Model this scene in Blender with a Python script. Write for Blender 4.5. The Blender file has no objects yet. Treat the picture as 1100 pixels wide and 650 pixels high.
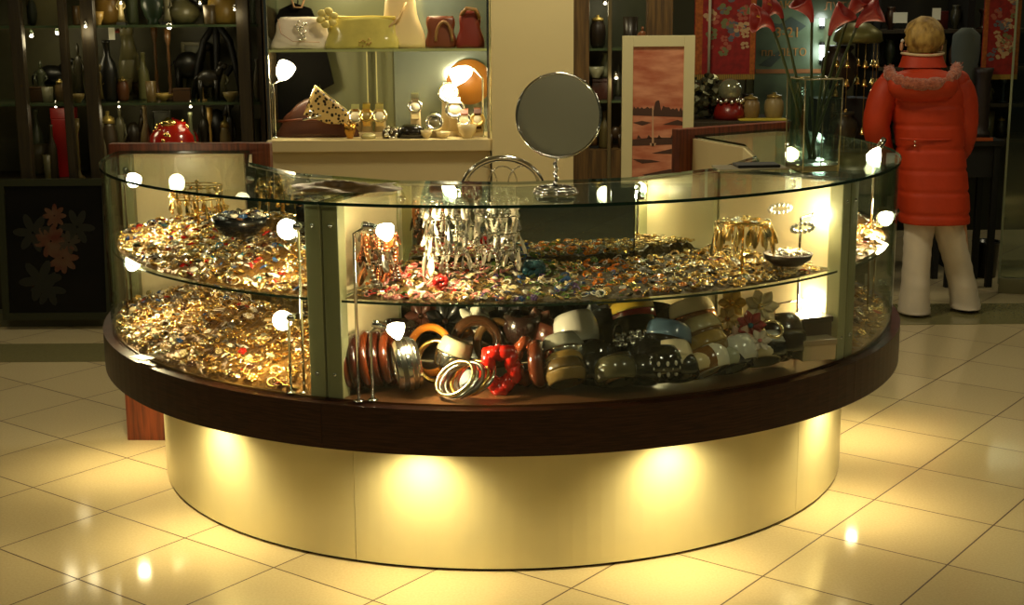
import bpy, bmesh, math, random
from mathutils import Vector, Matrix, Euler
R = math.radians
sin, cos, pi = math.sin, math.cos, math.pi
rnd = random.Random(7)
scene = bpy.context.scene
COL = scene.collection

# ------------------------------------------------------------------ camera
F, PITCH, ROLL, H = 1528.5, 0.2115, -0.007, 1.68
cd = bpy.data.cameras.new('camera'); cam = bpy.data.objects.new('camera', cd); COL.objects.link(cam)
cd.sensor_width = 36; cd.lens = F / 1100 * 36; cd.clip_end = 100
cam.matrix_world = Matrix.Translation((0, 0, H)) @ Matrix.Rotation(pi/2 - PITCH, 4, 'X') @ Matrix.Rotation(ROLL, 4, 'Z')
scene.camera = cam

def ray(px, py):
    a, b = px - 550, py - 325
    c, s = cos(ROLL), sin(ROLL)
    X = c*a + s*b; Y = -s*a + c*b
    u = -Y / F
    return Vector((X/F, cos(PITCH) + u*sin(PITCH), -sin(PITCH) + u*cos(PITCH)))
def atY(px, py, Y):
    r = ray(px, py); return Vector((0, 0, H)) + r * (Y / r.y)
def atz(px, py, z):
    r = ray(px, py); return Vector((0, 0, H)) + r * ((z - H) / r.z)
def pxm(Y): return Y / F * 1.0           # metres per pixel at depth Y

# ------------------------------------------------------------------ materials
def lin(v):
    v /= 255.0
    return v/12.92 if v <= 0.04045 else ((v+0.055)/1.055)**2.4
def rgb(r, g, b): return (lin(r), lin(g), lin(b), 1)
MATS = {}
def mat(name, col, rough=0.5, metal=0.0, noise=0.0, nscale=20, bump=0.0, bscale=60, coat=0.0, col2=None, spec=0.5, emit=None, estr=0, sheen=0, stretch=None, trans=0.0):
    if name in MATS: return MATS[name]
    m = bpy.data.materials.new(name); m.use_nodes = True
    nt = m.node_tree; b = nt.nodes['Principled BSDF']
    b.inputs['Base Color'].default_value = col
    b.inputs['Roughness'].default_value = rough; b.inputs['Metallic'].default_value = metal
    b.inputs['Specular IOR Level'].default_value = spec
    b.inputs['Coat Weight'].default_value = coat; b.inputs['Coat Roughness'].default_value = 0.08
    if trans: b.inputs['Transmission Weight'].default_value = trans
    if sheen: b.inputs['Sheen Weight'].default_value = sheen
    if emit:
        b.inputs['Emission Color'].default_value = emit; b.inputs['Emission Strength'].default_value = estr
    if noise or col2 or bump:
        tc = nt.nodes.new('ShaderNodeTexCoord'); src = tc.outputs['Object']
        if stretch:
            mp = nt.nodes.new('ShaderNodeMapping'); mp.inputs['Scale'].default_value = stretch
            nt.links.new(src, mp.inputs['Vector']); src = mp.outputs['Vector']
    if noise or col2:
        n = nt.nodes.new('ShaderNodeTexNoise'); n.inputs['Scale'].default_value = nscale; n.inputs['Detail'].default_value = 5
        nt.links.new(src, n.inputs['Vector'])
        cr = nt.nodes.new('ShaderNodeValToRGB')
        cr.color_ramp.elements[0].position = 0.35; cr.color_ramp.elements[1].position = 0.65
        c2 = col2 if col2 else tuple(max(0, x*(1-noise)) for x in col[:3]) + (1,)
        cr.color_ramp.elements[0].color = c2; cr.color_ramp.elements[1].color = col
        nt.links.new(n.outputs['Fac'], cr.inputs['Fac']); nt.links.new(cr.outputs['Color'], b.inputs['Base Color'])
    if bump:
        n2 = nt.nodes.new('ShaderNodeTexNoise'); n2.inputs['Scale'].default_value = bscale; n2.inputs['Detail'].default_value = 3
        nt.links.new(src, n2.inputs['Vector'])
        bp = nt.nodes.new('ShaderNodeBump'); bp.inputs['Strength'].default_value = bump; bp.inputs['Distance'].default_value = 0.01
        nt.links.new(n2.outputs['Fac'], bp.inputs['Height']); nt.links.new(bp.outputs['Normal'], b.inputs['Normal'])
    MATS[name] = m
    return m
def emis(name, col, strength):
    if name in MATS: return MATS[name]
    m = bpy.data.materials.new(name); m.use_nodes = True; nt = m.node_tree; nt.nodes.clear()
    o = nt.nodes.new('ShaderNodeOutputMaterial'); e = nt.nodes.new('ShaderNodeEmission')
    e.inputs['Color'].default_value = col; e.inputs['Strength'].default_value = strength
    nt.links.new(e.outputs[0], o.inputs['Surface']); MATS[name] = m
    return m
def glassmat(name, tint, refl=1.0, ior=1.5):
    m = bpy.data.materials.new(name); m.use_nodes = True; nt = m.node_tree; nt.nodes.clear()
    o = nt.nodes.new('ShaderNodeOutputMaterial'); t = nt.nodes.new('ShaderNodeBsdfTransparent'); g = nt.nodes.new('ShaderNodeBsdfGlossy')
    lw = nt.nodes.new('ShaderNodeLayerWeight'); lw.inputs['Blend'].default_value = 0.5
    pw = nt.nodes.new('ShaderNodeMath'); pw.operation = 'POWER'; pw.inputs[1].default_value = 5; nt.links.new(lw.outputs['Facing'], pw.inputs[0])
    fr = nt.nodes.new('ShaderNodeMath'); fr.operation = 'MULTIPLY_ADD'; fr.inputs[1].default_value = 0.93; fr.inputs[2].default_value = ((ior-1)/(ior+1))**2; nt.links.new(pw.outputs[0], fr.inputs[0])
    mx = nt.nodes.new('ShaderNodeMixShader'); mu = nt.nodes.new('ShaderNodeMath'); mu.operation = 'MULTIPLY'; mu.inputs[1].default_value = refl
    t.inputs['Color'].default_value = tint; g.inputs['Roughness'].default_value = 0.01; g.inputs['Color'].default_value = (0.9, 1, 0.95, 1)
    nt.links.new(fr.outputs[0], mu.inputs[0]); nt.links.new(mu.outputs[0], mx.inputs['Fac'])
    nt.links.new(t.outputs[0], mx.inputs[1]); nt.links.new(g.outputs[0], mx.inputs[2]); nt.links.new(mx.outputs[0], o.inputs['Surface'])
    MATS[name] = m
    return m

GLASS = glassmat('clear_glass', (0.96, 0.985, 0.965, 1), 0.75)
GLASSTOP = glassmat('top_glass', (0.95, 0.98, 0.955, 1), 0.6)
VGLASS = glassmat('vase_glass', (0.86, 0.89, 0.84, 1), 2.2)
VEDGE = mat('vase_glass_edge', rgb(176, 160, 120), 0.1, 0.3, coat=1)
GEDGE = mat('glass_edge', rgb(26, 48, 36), 0.12, 0, spec=0.6)
WHITEPAINT = mat('cream_laminate', rgb(225, 205, 160), 0.35)
CREAM = mat('cream_panel', rgb(232, 214, 168), 0.3, noise=0.06, nscale=6, stretch=(1, 1, 0.1))
WENGE = mat('dark_wenge_wood', rgb(64, 36, 22), 0.32, 0, col2=rgb(40, 20, 12), nscale=14, stretch=(1, 1, 18), spec=0.35)
REDWOOD = mat('red_brown_wood', rgb(122, 56, 28), 0.45, 0, col2=rgb(76, 32, 17), nscale=9, stretch=(9, 9, 0.6))
LIGHTWOOD = mat('aged_brown_wood', rgb(112, 84, 44), 0.5, 0, col2=rgb(74, 54, 30), nscale=8, stretch=(8, 8, 0.5))
DARKWOOD = mat('shelf_dark_wood', rgb(58, 48, 28), 0.5, 0, col2=rgb(40, 32, 20), nscale=8, stretch=(8, 8, 0.5))
BASEMAT = mat('champagne_satin_panel', rgb(224, 214, 168), 0.36, 0.22, noise=0.05, nscale=4)
CHROME = mat('chrome', (0.75, 0.75, 0.72, 1), 0.12, 1.0)
MIRROR = mat('mirror', (0.72, 0.78, 0.73, 1), 0.015, 1.0)
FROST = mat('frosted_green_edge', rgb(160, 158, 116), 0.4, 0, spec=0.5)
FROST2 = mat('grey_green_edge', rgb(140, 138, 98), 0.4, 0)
BLACK = mat('black_gloss', rgb(14, 13, 12), 0.25)
BLACKM = mat('black_matt', rgb(18, 17, 14), 0.6)
GOLD = mat('gold', (0.95, 0.66, 0.22, 1), 0.2, 1.0)
PALEGOLD = mat('pale_gold', (0.98, 0.82, 0.48, 1), 0.22, 1.0)
BRASS = mat('old_brass', (0.62, 0.42, 0.14, 1), 0.3, 1.0)
SILVER = mat('silver', (0.9, 0.88, 0.82, 1), 0.17, 1.0)
COPPER = mat('copper', (0.75, 0.34, 0.16, 1), 0.25, 1.0)
BULB = emis('lit_bulb', (1, 0.86, 0.58, 1), 40)
BULBD = emis('lit_downlight', (1, 0.80, 0.42, 1), 25)

# ------------------------------------------------------------------ mesh builder
class MB:
    def __init__(s): s.v = []; s.f = []; s.m = []; s.sm = []
    def add(s, vs, fs, mi=0, smooth=False, M=None):
        n = len(s.v)
        s.v += [(M @ Vector(v)) if M is not None else Vector(v) for v in vs]
        for i, f in enumerate(fs):
            s.f.append([k+n for k in f]); s.m.append(mi[i] if isinstance(mi, list) else mi); s.sm.append(smooth)
        return s
    def box(s, c, d, rz=0, mi=0, bev=0.0, M=None):
        x, y, z = d[0]/2, d[1]/2, d[2]/2
        T = Matrix.Translation(c) @ Matrix.Rotation(rz, 4, 'Z')
        if M is not None: T = M @ T
        b = min(bev, x*0.9, y*0.9, z*0.9)
        if b <= 0:
            vs = [(i*x, j*y, k*z) for k in (-1, 1) for j in (-1, 1) for i in (-1, 1)]
            fs = [(0, 2, 3, 1), (4, 5, 7, 6), (0, 1, 5, 4), (2, 6, 7, 3), (0, 4, 6, 2), (1, 3, 7, 5)]
            return s.add(vs, fs, mi, False, T)
        bm = bmesh.new(); bmesh.ops.create_cube(bm, size=1)
        bmesh.ops.scale(bm, vec=d, verts=bm.verts)
        bmesh.ops.bevel(bm, geom=bm.edges[:], offset=b, segments=2, profile=0.6, affect='EDGES')
        s.frombm(bm, mi, T); return s
    def frombm(s, bm, mi=0, M=None, smooth=False):
        bm.verts.index_update()
        s.add([v.co.copy() for v in bm.verts], [[v.index for v in f.verts] for f in bm.faces], mi, smooth, M); bm.free()
    def lathe(s, prof, seg=24, M=None, mi=0, smooth=True, sx=1, sy=1):
        vs = []; fs = []
        n = len(prof)
        for i in range(seg):
            a = 2*pi*i/seg
            for r, z in prof: vs.append((r*cos(a)*sx, r*sin(a)*sy, z))
        for i in range(seg):
            j = (i+1) % seg
            for k in range(n-1): fs.append((i*n+k, j*n+k, j*n+k+1, i*n+k+1))
        m0 = len(vs)
        if prof[0][0] > 1e-6: fs.append([i*n for i in range(seg)][::-1])
        if prof[-1][0] > 1e-6: fs.append([i*n+n-1 for i in range(seg)])
        return s.add(vs, fs, mi, smooth, M)
    def ring(s, prof, seg=32, M=None, mi=0, sx=1, sy=1):     # closed profile revolved
        vs = []; fs = []; n = len(prof)
        for i in range(seg):
            a = 2*pi*i/seg
            for r, z in prof: vs.append((r*cos(a)*sx, r*sin(a)*sy, z))
        for i in range(seg):
            j = (i+1) % seg
            for k in range(n):
                l = (k+1) % n; fs.append((i*n+k, j*n+k, j*n+l, i*n+l))
        return s.add(vs, fs, mi, True, M)
    def torus(s, Rr, r, seg=24, sg=8, M=None, mi=0, sx=1, sy=1):
        return s.ring([(Rr + r*cos(2*pi*k/sg), r*sin(2*pi*k/sg)) for k in range(sg)], seg, M, mi, sx, sy)
    def ball(s, c, r, seg=12, rings=8, mi=0, M=None):
        if not isinstance(r, (tuple, list)): r = (r, r, r)
        T = Matrix.Translation(c) @ Matrix.Diagonal((r[0], r[1], r[2], 1))
        if M is not None: T = M @ T
        prof = [(sin(pi*k/rings), -cos(pi*k/rings)) for k in range(rings+1)]
        prof[0] = (0, -1); prof[-1] = (0, 1)
        vs = [(0, 0, -1)]; fs = []
        for k in range(1, rings):
            for i in range(seg):
                a = 2*pi*i/seg; vs.append((prof[k][0]*cos(a), prof[k][0]*sin(a), prof[k][1]))
        vs.append((0, 0, 1)); L = len(vs)-1
        for i in range(seg):
            j = (i+1) % seg
            fs.append((0, 1+j, 1+i)); fs.append((L, 1+(rings-2)*seg+i, 1+(rings-2)*seg+j))
            for k in range(rings-2): fs.append((1+k*seg+i, 1+k*seg+j, 1+(k+1)*seg+j, 1+(k+1)*seg+i))
        return s.add(vs, fs, mi, True, T)
    def tube(s, path, r, seg=8, mi=0, closed=False, M=None):
        path = [Vector(p) for p in path]; n = len(path); vs = []; fs = []
        rr = r if isinstance(r, (list, tuple)) else [r]*n
        up = None
        for i, p in enumerate(path):
            if closed: t = path[(i+1) % n] - path[i-1]
            else: t = path[min(i+1, n-1)] - path[max(i-1, 0)]
            t.normalize()
            if up is None:
                up = Vector((0, 0, 1)) if abs(t.z) < 0.9 else Vector((1, 0, 0))
            a = t.cross(up).normalized(); b = a.cross(t).normalized(); up = b
            for k in range(seg):
                q = 2*pi*k/seg; vs.append(p + (a*cos(q) + b*sin(q))*rr[i])
        for i in range(n if closed else n-1):
            j = (i+1) % n
            for k in range(seg):
                l = (k+1) % seg; fs.append((i*seg+k, i*seg+l, j*seg+l, j*seg+k))
        if not closed:
            fs.append(list(range(seg))[::-1]); fs.append([(n-1)*seg+k for k in range(seg)])
        return s.add(vs, fs, mi, True, M)
    def loft(s, secs, mi=0, cap=True, smooth=True, M=None):   # secs: list of closed loops with same count
        n = len(secs[0]); vs = [p for sec in secs for p in sec]; fs = []
        for i in range(len(secs)-1):
            for k in range(n):
                l = (k+1) % n; fs.append((i*n+k, i*n+l, (i+1)*n+l, (i+1)*n+k))
        if cap:
            fs.append(list(range(n))[::-1]); fs.append([(len(secs)-1)*n+k for k in range(n)])
        return s.add(vs, fs, mi, smooth, M)
    def prism(s, poly, d, mi=0, M=None):                     # poly in xz plane, thickness d along +y
        n = len(poly)
        vs = [(x, 0, z) for x, z in poly] + [(x, d, z) for x, z in poly]
        fs = [list(range(n)), [2*n-1-k for k in range(n)]] + [(k, k+n, (k+1) % n + n, (k+1) % n) for k in range(n)]
        return s.add(vs, fs, mi, False, M)
    def sector(s, r0, r1, a0, a1, z0, z1, step=2.0, mi=0, medge=None, poly_in=None):
        # annular slab round the counter's centre; angles in degrees from the camera side
        n = max(2, int(abs(a1-a0)/step)); me = mi if medge is None else medge
        vs = []; fs = []; ms = []
        for i in range(n+1):
            a = a0 + (a1-a0)*i/n
            ri = r0
            if poly_in:                                       # straight inner facets between the given angles
                for p, q in zip(poly_in[:-1], poly_in[1:]):
                    if p - 1e-6 <= a <= q + 1e-6:
                        h = R((q-p)/2); ri = r0*cos(h)/cos(R(a-(p+q)/2)); break
            A = pol(ri, a); B = pol(r1, a)
            vs += [(A[0], A[1], z0), (B[0], B[1], z0), (B[0], B[1], z1), (A[0], A[1], z1)]
        for i in range(n):
            o = i*4; p = o+4
            fs += [(o, o+1, p+1, p), (o+1, o+2, p+2, p+1), (o+2, o+3, p+3, p+2), (o+3, o, p, p+3)]; ms += [mi, me, mi, me]
        fs += [(3, 2, 1, 0), (n*4, n*4+1, n*4+2, n*4+3)]; ms += [me, me]
        return s.add(vs, fs, ms, False)
    def build(s, name, mats, parent=None, loc=None, smooth_angle=None):
        if not isinstance(mats, (list, tuple)): mats = [mats]
        me = bpy.data.meshes.new(name)
        if loc is None:
            if parent is not None:
                r = parent
                while r.parent: r = r.parent
                loc = r.location.copy()
            else:
                xs = [v.x for v in s.v]; ys = [v.y for v in s.v]
                loc = Vector(((min(xs)+max(xs))/2, (min(ys)+max(ys))/2, min(v.z for v in s.v)))
        loc = Vector(loc)
        me.from_pydata([v-loc for v in s.v], [], s.f)
        for m in mats: me.materials.append(m)
        me.polygons.foreach_set('material_index', s.m); me.polygons.foreach_set('use_smooth', s.sm)
        bm = bmesh.new(); bm.from_mesh(me); bmesh.ops.recalc_face_normals(bm, faces=bm.faces); bm.to_mesh(me); bm.free()
        me.update()
        o = bpy.data.objects.new(name, me); COL.objects.link(o)
        if parent is not None: o.parent = parent
        else: o.location = loc
        return o

def tag(o, label, cat, group=None, kind=None):
    o['label'] = label; o['category'] = cat
    if group: o['group'] = group
    if kind: o['kind'] = kind
    return o
def thing(name, label, cat, loc, group=None):
    o = bpy.data.objects.new(name, None); o.empty_display_size = 0.05; COL.objects.link(o); o.location = loc
    return tag(o, label, cat, group)
def struct(o): o['kind'] = 'structure'; return o
CX, CY = -0.037, 5.25
def pol(r, a): return Vector((CX + r*sin(R(a)), CY - r*cos(R(a)), 0))
def P3(r, a, z): v = pol(r, a); v.z = z; return v
def light(name, kind, loc, energy, col, parent=None, **kw):
    d = bpy.data.lights.new(name, kind); d.energy = energy; d.color = col
    tgt = kw.pop('target', None)
    for k, v in kw.items(): setattr(d, k, v)
    o = bpy.data.objects.new(name, d); COL.objects.link(o); o.location = loc
    if tgt is not None: o.rotation_euler = (Vector(tgt)-Vector(loc)).to_track_quat('-Z', 'Y').to_euler()
    if parent is not None:
        o.parent = parent; o.location = Vector(loc) - parent.location
    return o
def zrot(d):                                                  # matrix taking +z to direction d
    return Vector(d).to_track_quat('Z', 'Y').to_matrix().to_4x4()
T = Matrix.Translation

# ------------------------------------------------------------------ floor
def floor_material():
    m = bpy.data.materials.new('polished_cream_tiles'); m.use_nodes = True; nt = m.node_tree; b = nt.nodes['Principled BSDF']
    N = nt.nodes.new; L = nt.links.new
    g = N('ShaderNodeNewGeometry')
    mp = N('ShaderNodeMapping'); mp.vector_type = 'TEXTURE'
    mp.inputs['Location'].default_value = (-1.371, 4.527, 0); mp.inputs['Rotation'].default_value = (0, 0, R(-37.3)); mp.inputs['Scale'].default_value = (0.406, 0.406, 1)
    L(g.outputs['Position'], mp.inputs['Vector'])
    sx = N('ShaderNodeSeparateXYZ'); L(mp.outputs[0], sx.inputs[0])
    def line(o):
        f = N('ShaderNodeMath'); f.operation = 'FRACT'; L(o, f.inputs[0])
        s = N('ShaderNodeMath'); s.operation = 'SUBTRACT'; s.inputs[1].default_value = 0.5; L(f.outputs[0], s.inputs[0])
        a = N('ShaderNodeMath'); a.operation = 'ABSOLUTE'; L(s.outputs[0], a.inputs[0])
        c = N('ShaderNodeMath'); c.operation = 'GREATER_THAN'; c.inputs[1].default_value = 0.5-0.0065; L(a.outputs[0], c.inputs[0])
        return c.outputs[0]
    mx = N('ShaderNodeMath'); mx.operation = 'MAXIMUM'; L(line(sx.outputs[0]), mx.inputs[0]); L(line(sx.outputs[1]), mx.inputs[1])
    # per-tile tone and fine speckle
    fl = N('ShaderNodeVectorMath'); fl.operation = 'FLOOR'; L(mp.outputs[0], fl.inputs[0])
    wn = N('ShaderNodeTexWhiteNoise'); wn.noise_dimensions = '2D'; L(fl.outputs[0], wn.inputs['Vector'])
    no = N('ShaderNodeTexNoise'); no.inputs['Scale'].default_value = 130; no.inputs['Detail'].default_value = 4; L(g.outputs['Position'], no.inputs['Vector'])
    ad = N('ShaderNodeMath'); ad.operation = 'MULTIPLY_ADD'; ad.inputs[1].default_value = 0.35; L(wn.outputs['Value'], ad.inputs[0]); L(no.outputs['Fac'], ad.inputs[2])
    cr = N('ShaderNodeValToRGB'); cr.color_ramp.elements[0].position = 0.25; cr.color_ramp.elements[1].position = 1.0
    cr.color_ramp.elements[0].color = rgb(190, 172, 132); cr.color_ramp.elements[1].color = rgb(210, 193, 152)
    L(ad.outputs[0], cr.inputs[0])
    mc = N('ShaderNodeMix'); mc.data_type = 'RGBA'; L(mx.outputs[0], mc.inputs['Factor']); L(cr.outputs[0], mc.inputs[6]); mc.inputs[7].default_value = rgb(78, 56, 34)
    L(mc.outputs[2], b.inputs['Base Color'])
    rm = N('ShaderNodeMath'); rm.operation = 'MULTIPLY_ADD'; rm.inputs[1].default_value = 0.5; rm.inputs[2].default_value = 0.09; L(mx.outputs[0], rm.inputs[0]); L(rm.outputs[0], b.inputs['Roughness'])
    b.inputs['Specular IOR Level'].default_value = 0.5
    return m
mb = MB(); mb.box((0, 5, -0.05), (14, 18, 0.1)); fl_o = mb.build('floor', floor_material()); struct(fl_o)
mb = MB(); mb.box((-2.6, 6.73, 0.001), (4.0, 0.36, 0.004)); struct(mb.build('trim_1', mat('olive_border_tile', rgb(128, 122, 84), 0.15, noise=0.1, nscale=60)))
mb = MB(); mb.box((2.2, 7.45, 0.001), (3.4, 0.5, 0.004)); struct(mb.build('trim_2', mat('olive_border_tile', rgb(128, 122, 84), 0.15)))
# shell of the mall hall
WALLM = mat('dark_shop_wall', rgb(74, 72, 48), 0.7, noise=0.1, nscale=3)
mb = MB(); mb.box((0, 11.05, 1.6), (14, 0.1, 3.2)); struct(mb.build('wall_back', WALLM))
mb = MB(); mb.box((-6.05, 9.2, 1.6), (0.1, 3.6, 3.2)); struct(mb.build('wall_left', WALLM))
mb = MB(); mb.box((6.05, 9.2, 1.6), (0.1, 3.6, 3.2)); struct(mb.build('wall_right', WALLM))
mb = MB(); mb.box((0, 5, 3.25), (12.2, 12.2, 0.1)); struct(mb.build('ceiling', mat('ceiling_paint', rgb(150, 142, 110), 0.8)))

# ------------------------------------------------------------------ the round glass counter: three case units and their lamps
ZT, ZS, ZB1, ZB2 = 1.120, 0.849, 0.562, 0.423
RG, RI, RB, RBAND = 1.422, 0.945, 1.262, 1.451
A_L, A_M, A_N, A_R = -92.5, -20.5, 50.0, 123.5
LEFTDECK = mat('tan_deck_laminate', rgb(120, 92, 48), 0.35)
FRONTDECK = mat('brown_deck_laminate', rgb(96, 62, 36), 0.3, noise=0.2, nscale=10)
def radial_slab(mb, r0, r1, a, off0, off1, z0, z1, mi=0, bev=0):
    d = (pol(1, a) - pol(0, a)); n = Vector((d.y, -d.x, 0))            # n: towards larger angle is -n
    n = Vector((cos(R(a)), sin(R(a)), 0))
    c = pol((r0+r1)/2, a) + n*((off0+off1)/2); c.z = (z0+z1)/2
    mb.box(c, (r1-r0, abs(off1-off0), z1-z0), rz=math.atan2(d.y, d.x), mi=mi, bev=bev)
UNIT = {}
def case_unit(key, label, a0, a1, deckmat, wall0, wall1):
    am = (a0+a1)/2; base = P3(1.2, am, 0)
    t = thing('display_counter', label, 'display counter', base, 'curved glass counter units'); UNIT[key] = t
    g = 0.05
    facets = [a0 + (a1-a0)*k/3 for k in range(4)]
    mb = MB(); mb.sector(0.99, RB, a0+g, a1-g, 0.010, ZB2); mb.build('base_panel', BASEMAT, t)
    mb = MB(); mb.sector(1.0, RB-0.012, a0+g, a1-g, 0.0, 0.010); mb.build('plinth', WENGE, t)
    mb = MB(); mb.sector(0.96, RBAND, a0+0.02, a1-0.02, ZB2, ZB1-0.006); mb.build('wooden_band', WENGE, t)
    mb = MB(); mb.sector(0.95, RG-0.012, a0+0.3, a1-0.3, ZB1-0.006, ZB1); mb.build('deck', deckmat, t)
    mb = MB(); mb.sector(RG-0.006, RG, a0+0.15, a1-0.15, ZB1-0.006, ZT-0.001, mi=0); mb.build('front_glass', GLASS, t)
    mb = MB(); mb.sector(RI-0.01, RG+0.006, a0+0.12, a1-0.12, ZT, ZT+0.009, mi=0, medge=1, poly_in=facets); mb.build('glass_top', [GLASSTOP, GEDGE], t)
    mb = MB(); mb.sector(RI+0.02, RG-0.018, a0+1.2, a1-1.2, ZS-0.007, ZS, mi=0, medge=1, poly_in=[f for f in facets]); mb.build('glass_shelf', [GLASS, GEDGE], t)
    for p, q in zip(facets[:-1], facets[1:]):                          # mirrored sliding doors on the operator's side
        A, B = pol(RI, p), pol(RI, q); d = (B-A); L = d.length; M = (A+B)/2; M.z = (ZB1+ZT-0.004)/2
        out = (M - Vector((CX, CY, M.z))).normalized()
        mb = MB(); mb.box(M - out*0.004, (L-0.004, 0.008, ZT-0.006-ZB1), rz=math.atan2(d.y, d.x)); dr = mb.build('mirror_door', MIRROR, t)
        mb = MB(); mb.box(M - out*0.013, (L-0.004, 0.008, ZT-0.006-ZB1), rz=math.atan2(d.y, d.x)); mb.build('door_back', CREAM, t)
        hp = A.lerp(B, 0.07); hp.z = ZT-0.05
        mb = MB(); mb.lathe([(0.0, 0.0), (0.013, 0.0), (0.013, 0.006), (0.009, 0.011), (0, 0.012)], 14, M=T(hp) @ zrot(out)); mb.build('door_lock', CHROME, dr)
    # end boards
    for a, sgn, w in ((a0, 1, wall0), (a1, -1, wall1)):
        mb = MB(); radial_slab(mb, RI+0.01, RG-0.055, a, sgn*0.004, sgn*0.018, ZB1, ZT-0.002); mb.build('end_board', CREAM, t)
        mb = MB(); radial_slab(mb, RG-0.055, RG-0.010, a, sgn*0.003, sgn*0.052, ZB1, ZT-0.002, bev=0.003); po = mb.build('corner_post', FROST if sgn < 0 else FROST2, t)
        d = pol(1, a)-pol(0, a); n = Vector((cos(R(a)), sin(R(a)), 0))
        for z in (ZT-0.06, ZB1+0.07):
            c = pol(RG-0.010, a) + n*(sgn*0.028); c.z = z
            mb = MB(); mb.lathe([(0, -0.001), (0.006, -0.001), (0.006, 0.003), (0, 0.004)], 12, M=T(c) @ zrot(d)); mb.build('screw', CHROME, po)
        if w:                                                         # tall wooden end wall down to the floor
            mb = MB(); radial_slab(mb, 0.86, 1.467, a, -sgn*0.052, -sgn*0.002, 0, 1.155, bev=0.002); ew = mb.build('end_wall', REDWOOD, t); ew['label'] = 'red-brown wooden end wall'
            mb = MB(); radial_slab(mb, 0.955, 1.40, a, -sgn*0.002, sgn*0.003, ZB1, 1.148 if 0 else ZT-0.002); mb.build('wall_lining', CREAM, t)
    return t
case_unit('L', 'left unit of the curved counter, its deck and shelf piled with gold jewellery', A_L, A_M, LEFTDECK, True, False)
case_unit('F', 'middle unit of the curved counter, with bangles below its glass shelf', A_M, A_N, FRONTDECK, False, False)
case_unit('R', 'right unit of the curved counter, narrow in view beside the person in red', A_N, A_R, LEFTDECK, False, True)

WARM = (1.0, 0.81, 0.40)
for a, k in ((-79, 'L'), (-44.5, 'L'), (-10.4, 'F'), (23.5, 'F'), (57.5, 'R'), (91.5, 'R')):
    t = UNIT[k]; c = P3(1.368, a, ZB2)
    mb = MB(); mb.ring([(0.020, -0.004), (0.034, -0.004), (0.034, 0.002), (0.020, 0.002)], 24, M=T(c)); dl = mb.build('downlight', CHROME, t)
    mb = MB(); mb.lathe([(0, -0.003), (0.020, -0.003), (0.020, 0.0)], 20, M=T(c)); mb.build('downlight_bulb', BULBD, dl)
    light('downlight_beam', 'SPOT', c - Vector((0, 0, 0.012)), 14.5, WARM, spot_size=R(150), spot_blend=0.9, shadow_soft_size=0.02, target=c - Vector((0, 0, 1)) )

# small chrome spot lamps on stems
def spot_lamp(label, head, foot, aim, power=5, front=True, size=1.0, stem_r=0.0045):
    head = Vector(head); foot = Vector(foot); aim = Vector(aim)
    t = thing('spot_lamp', label, 'lamp', foot, 'small spot lamps in the counter')
    d = (aim-head).normalized()
    back = head - d*0.030*size
    mb = MB(); mb.lathe([(0, 0), (0.016, 0), (0.016, 0.003), (0.006, 0.006), (0, 0.006)], 16, M=T(foot)); mb.build('foot', CHROME, t)
    top = Vector((foot.x, foot.y, back.z))
    mb = MB(); mb.tube([foot + Vector((0, 0, 0.004)), Vector((foot.x, foot.y, back.z - 0.02)), top.lerp(back, 0.5) - Vector((0, 0, 0.006)), back], stem_r, 8); mb.build('stem', CHROME, t)
    mb = MB(); mb.lathe([(0, -0.045), (0.010, -0.045), (0.012, -0.03), (0.012, -0.004), (0.008, 0.0), (0, 0)], 14, M=T(head - d*0.012*size) @ zrot(d)); mb.build('holder', CHROME, t)
    s = size
    mb = MB(); mb.lathe([(0.007*s, -0.012*s), (0.015*s, -0.002*s), (0.022*s, 0.012*s), (0.026*s, 0.030*s), (0.023*s, 0.030*s), (0.0, 0.020*s)], 20, M=T(head) @ zrot(d)); mb.build('reflector', BULB, t)
    light('spot_beam', 'SPOT', head + d*0.05*s, power*2.3, (1, 0.78, 0.42), spot_size=R(140), spot_blend=0.7, shadow_soft_size=0.018, target=aim)
    light('spot_spill', 'POINT', head + d*0.055*s, power*0.32, (1, 0.78, 0.42), shadow_soft_size=0.02)
    return t
def foot_at(px, py, z): return atz(px, py, z)
fL1 = foot_at(327, 422, ZB1); fL2 = foot_at(313, 422, ZB1)
spot_lamp('tall spot lamp by the left divider, its round glowing back above the shelf', atY(313, 245, fL1.y+0.01), fL1, P3(1.15, -60, 0.86), 5, size=1.15)
spot_lamp('short spot lamp by the left divider, its glowing back below the shelf', atY(307, 343, fL2.y+0.01), fL2, P3(1.15, -55, 0.57), 5, size=1.1)
spot_lamp('spot lamp glowing right under the glass top at the far left of the counter', atY(141, 190, 4.98), P3(1.37, -85, ZB1), P3(1.2, -55, 0.86), 5)
spot_lamp("spot lamp at the far left, glowing at the glass shelf's edge", atY(139, 280, 4.86), P3(1.365, -78, ZB1), P3(1.2, -45, 0.57), 5)
fA = atz(385.5, 431, ZB1); fB = atz(400.5, 430, ZB1)
spot_lamp('tall spot lamp lighting the dangling silver earrings', atY(408, 247, fA.y), fA, P3(1.05, 5, 0.86), 5.5)
spot_lamp('short spot lamp over the amber bangles below the shelf', atY(420, 353, fB.y), fB, P3(1.2, 5, 0.60), 5)
fC = P3(1.30, 45.6, ZB1); fD = P3(1.22, 45.2, ZB1)
spot_lamp('spot lamp on a dark stem by the right divider, above the shelf', atY(888, 229, fC.y), fC, P3(1.1, 22, 0.86), 3.4)
spot_lamp('spot lamp near the right divider, glowing below the shelf', atY(878, 322, fD.y), fD, P3(1.2, 18, 0.62), 3)
spot_lamp('spot lamp glowing under the glass top at the far right of the counter', atY(942, 163, 5.0), P3(1.34, 80, ZB1), P3(1.2, 70, 0.86), 3.5)
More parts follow.
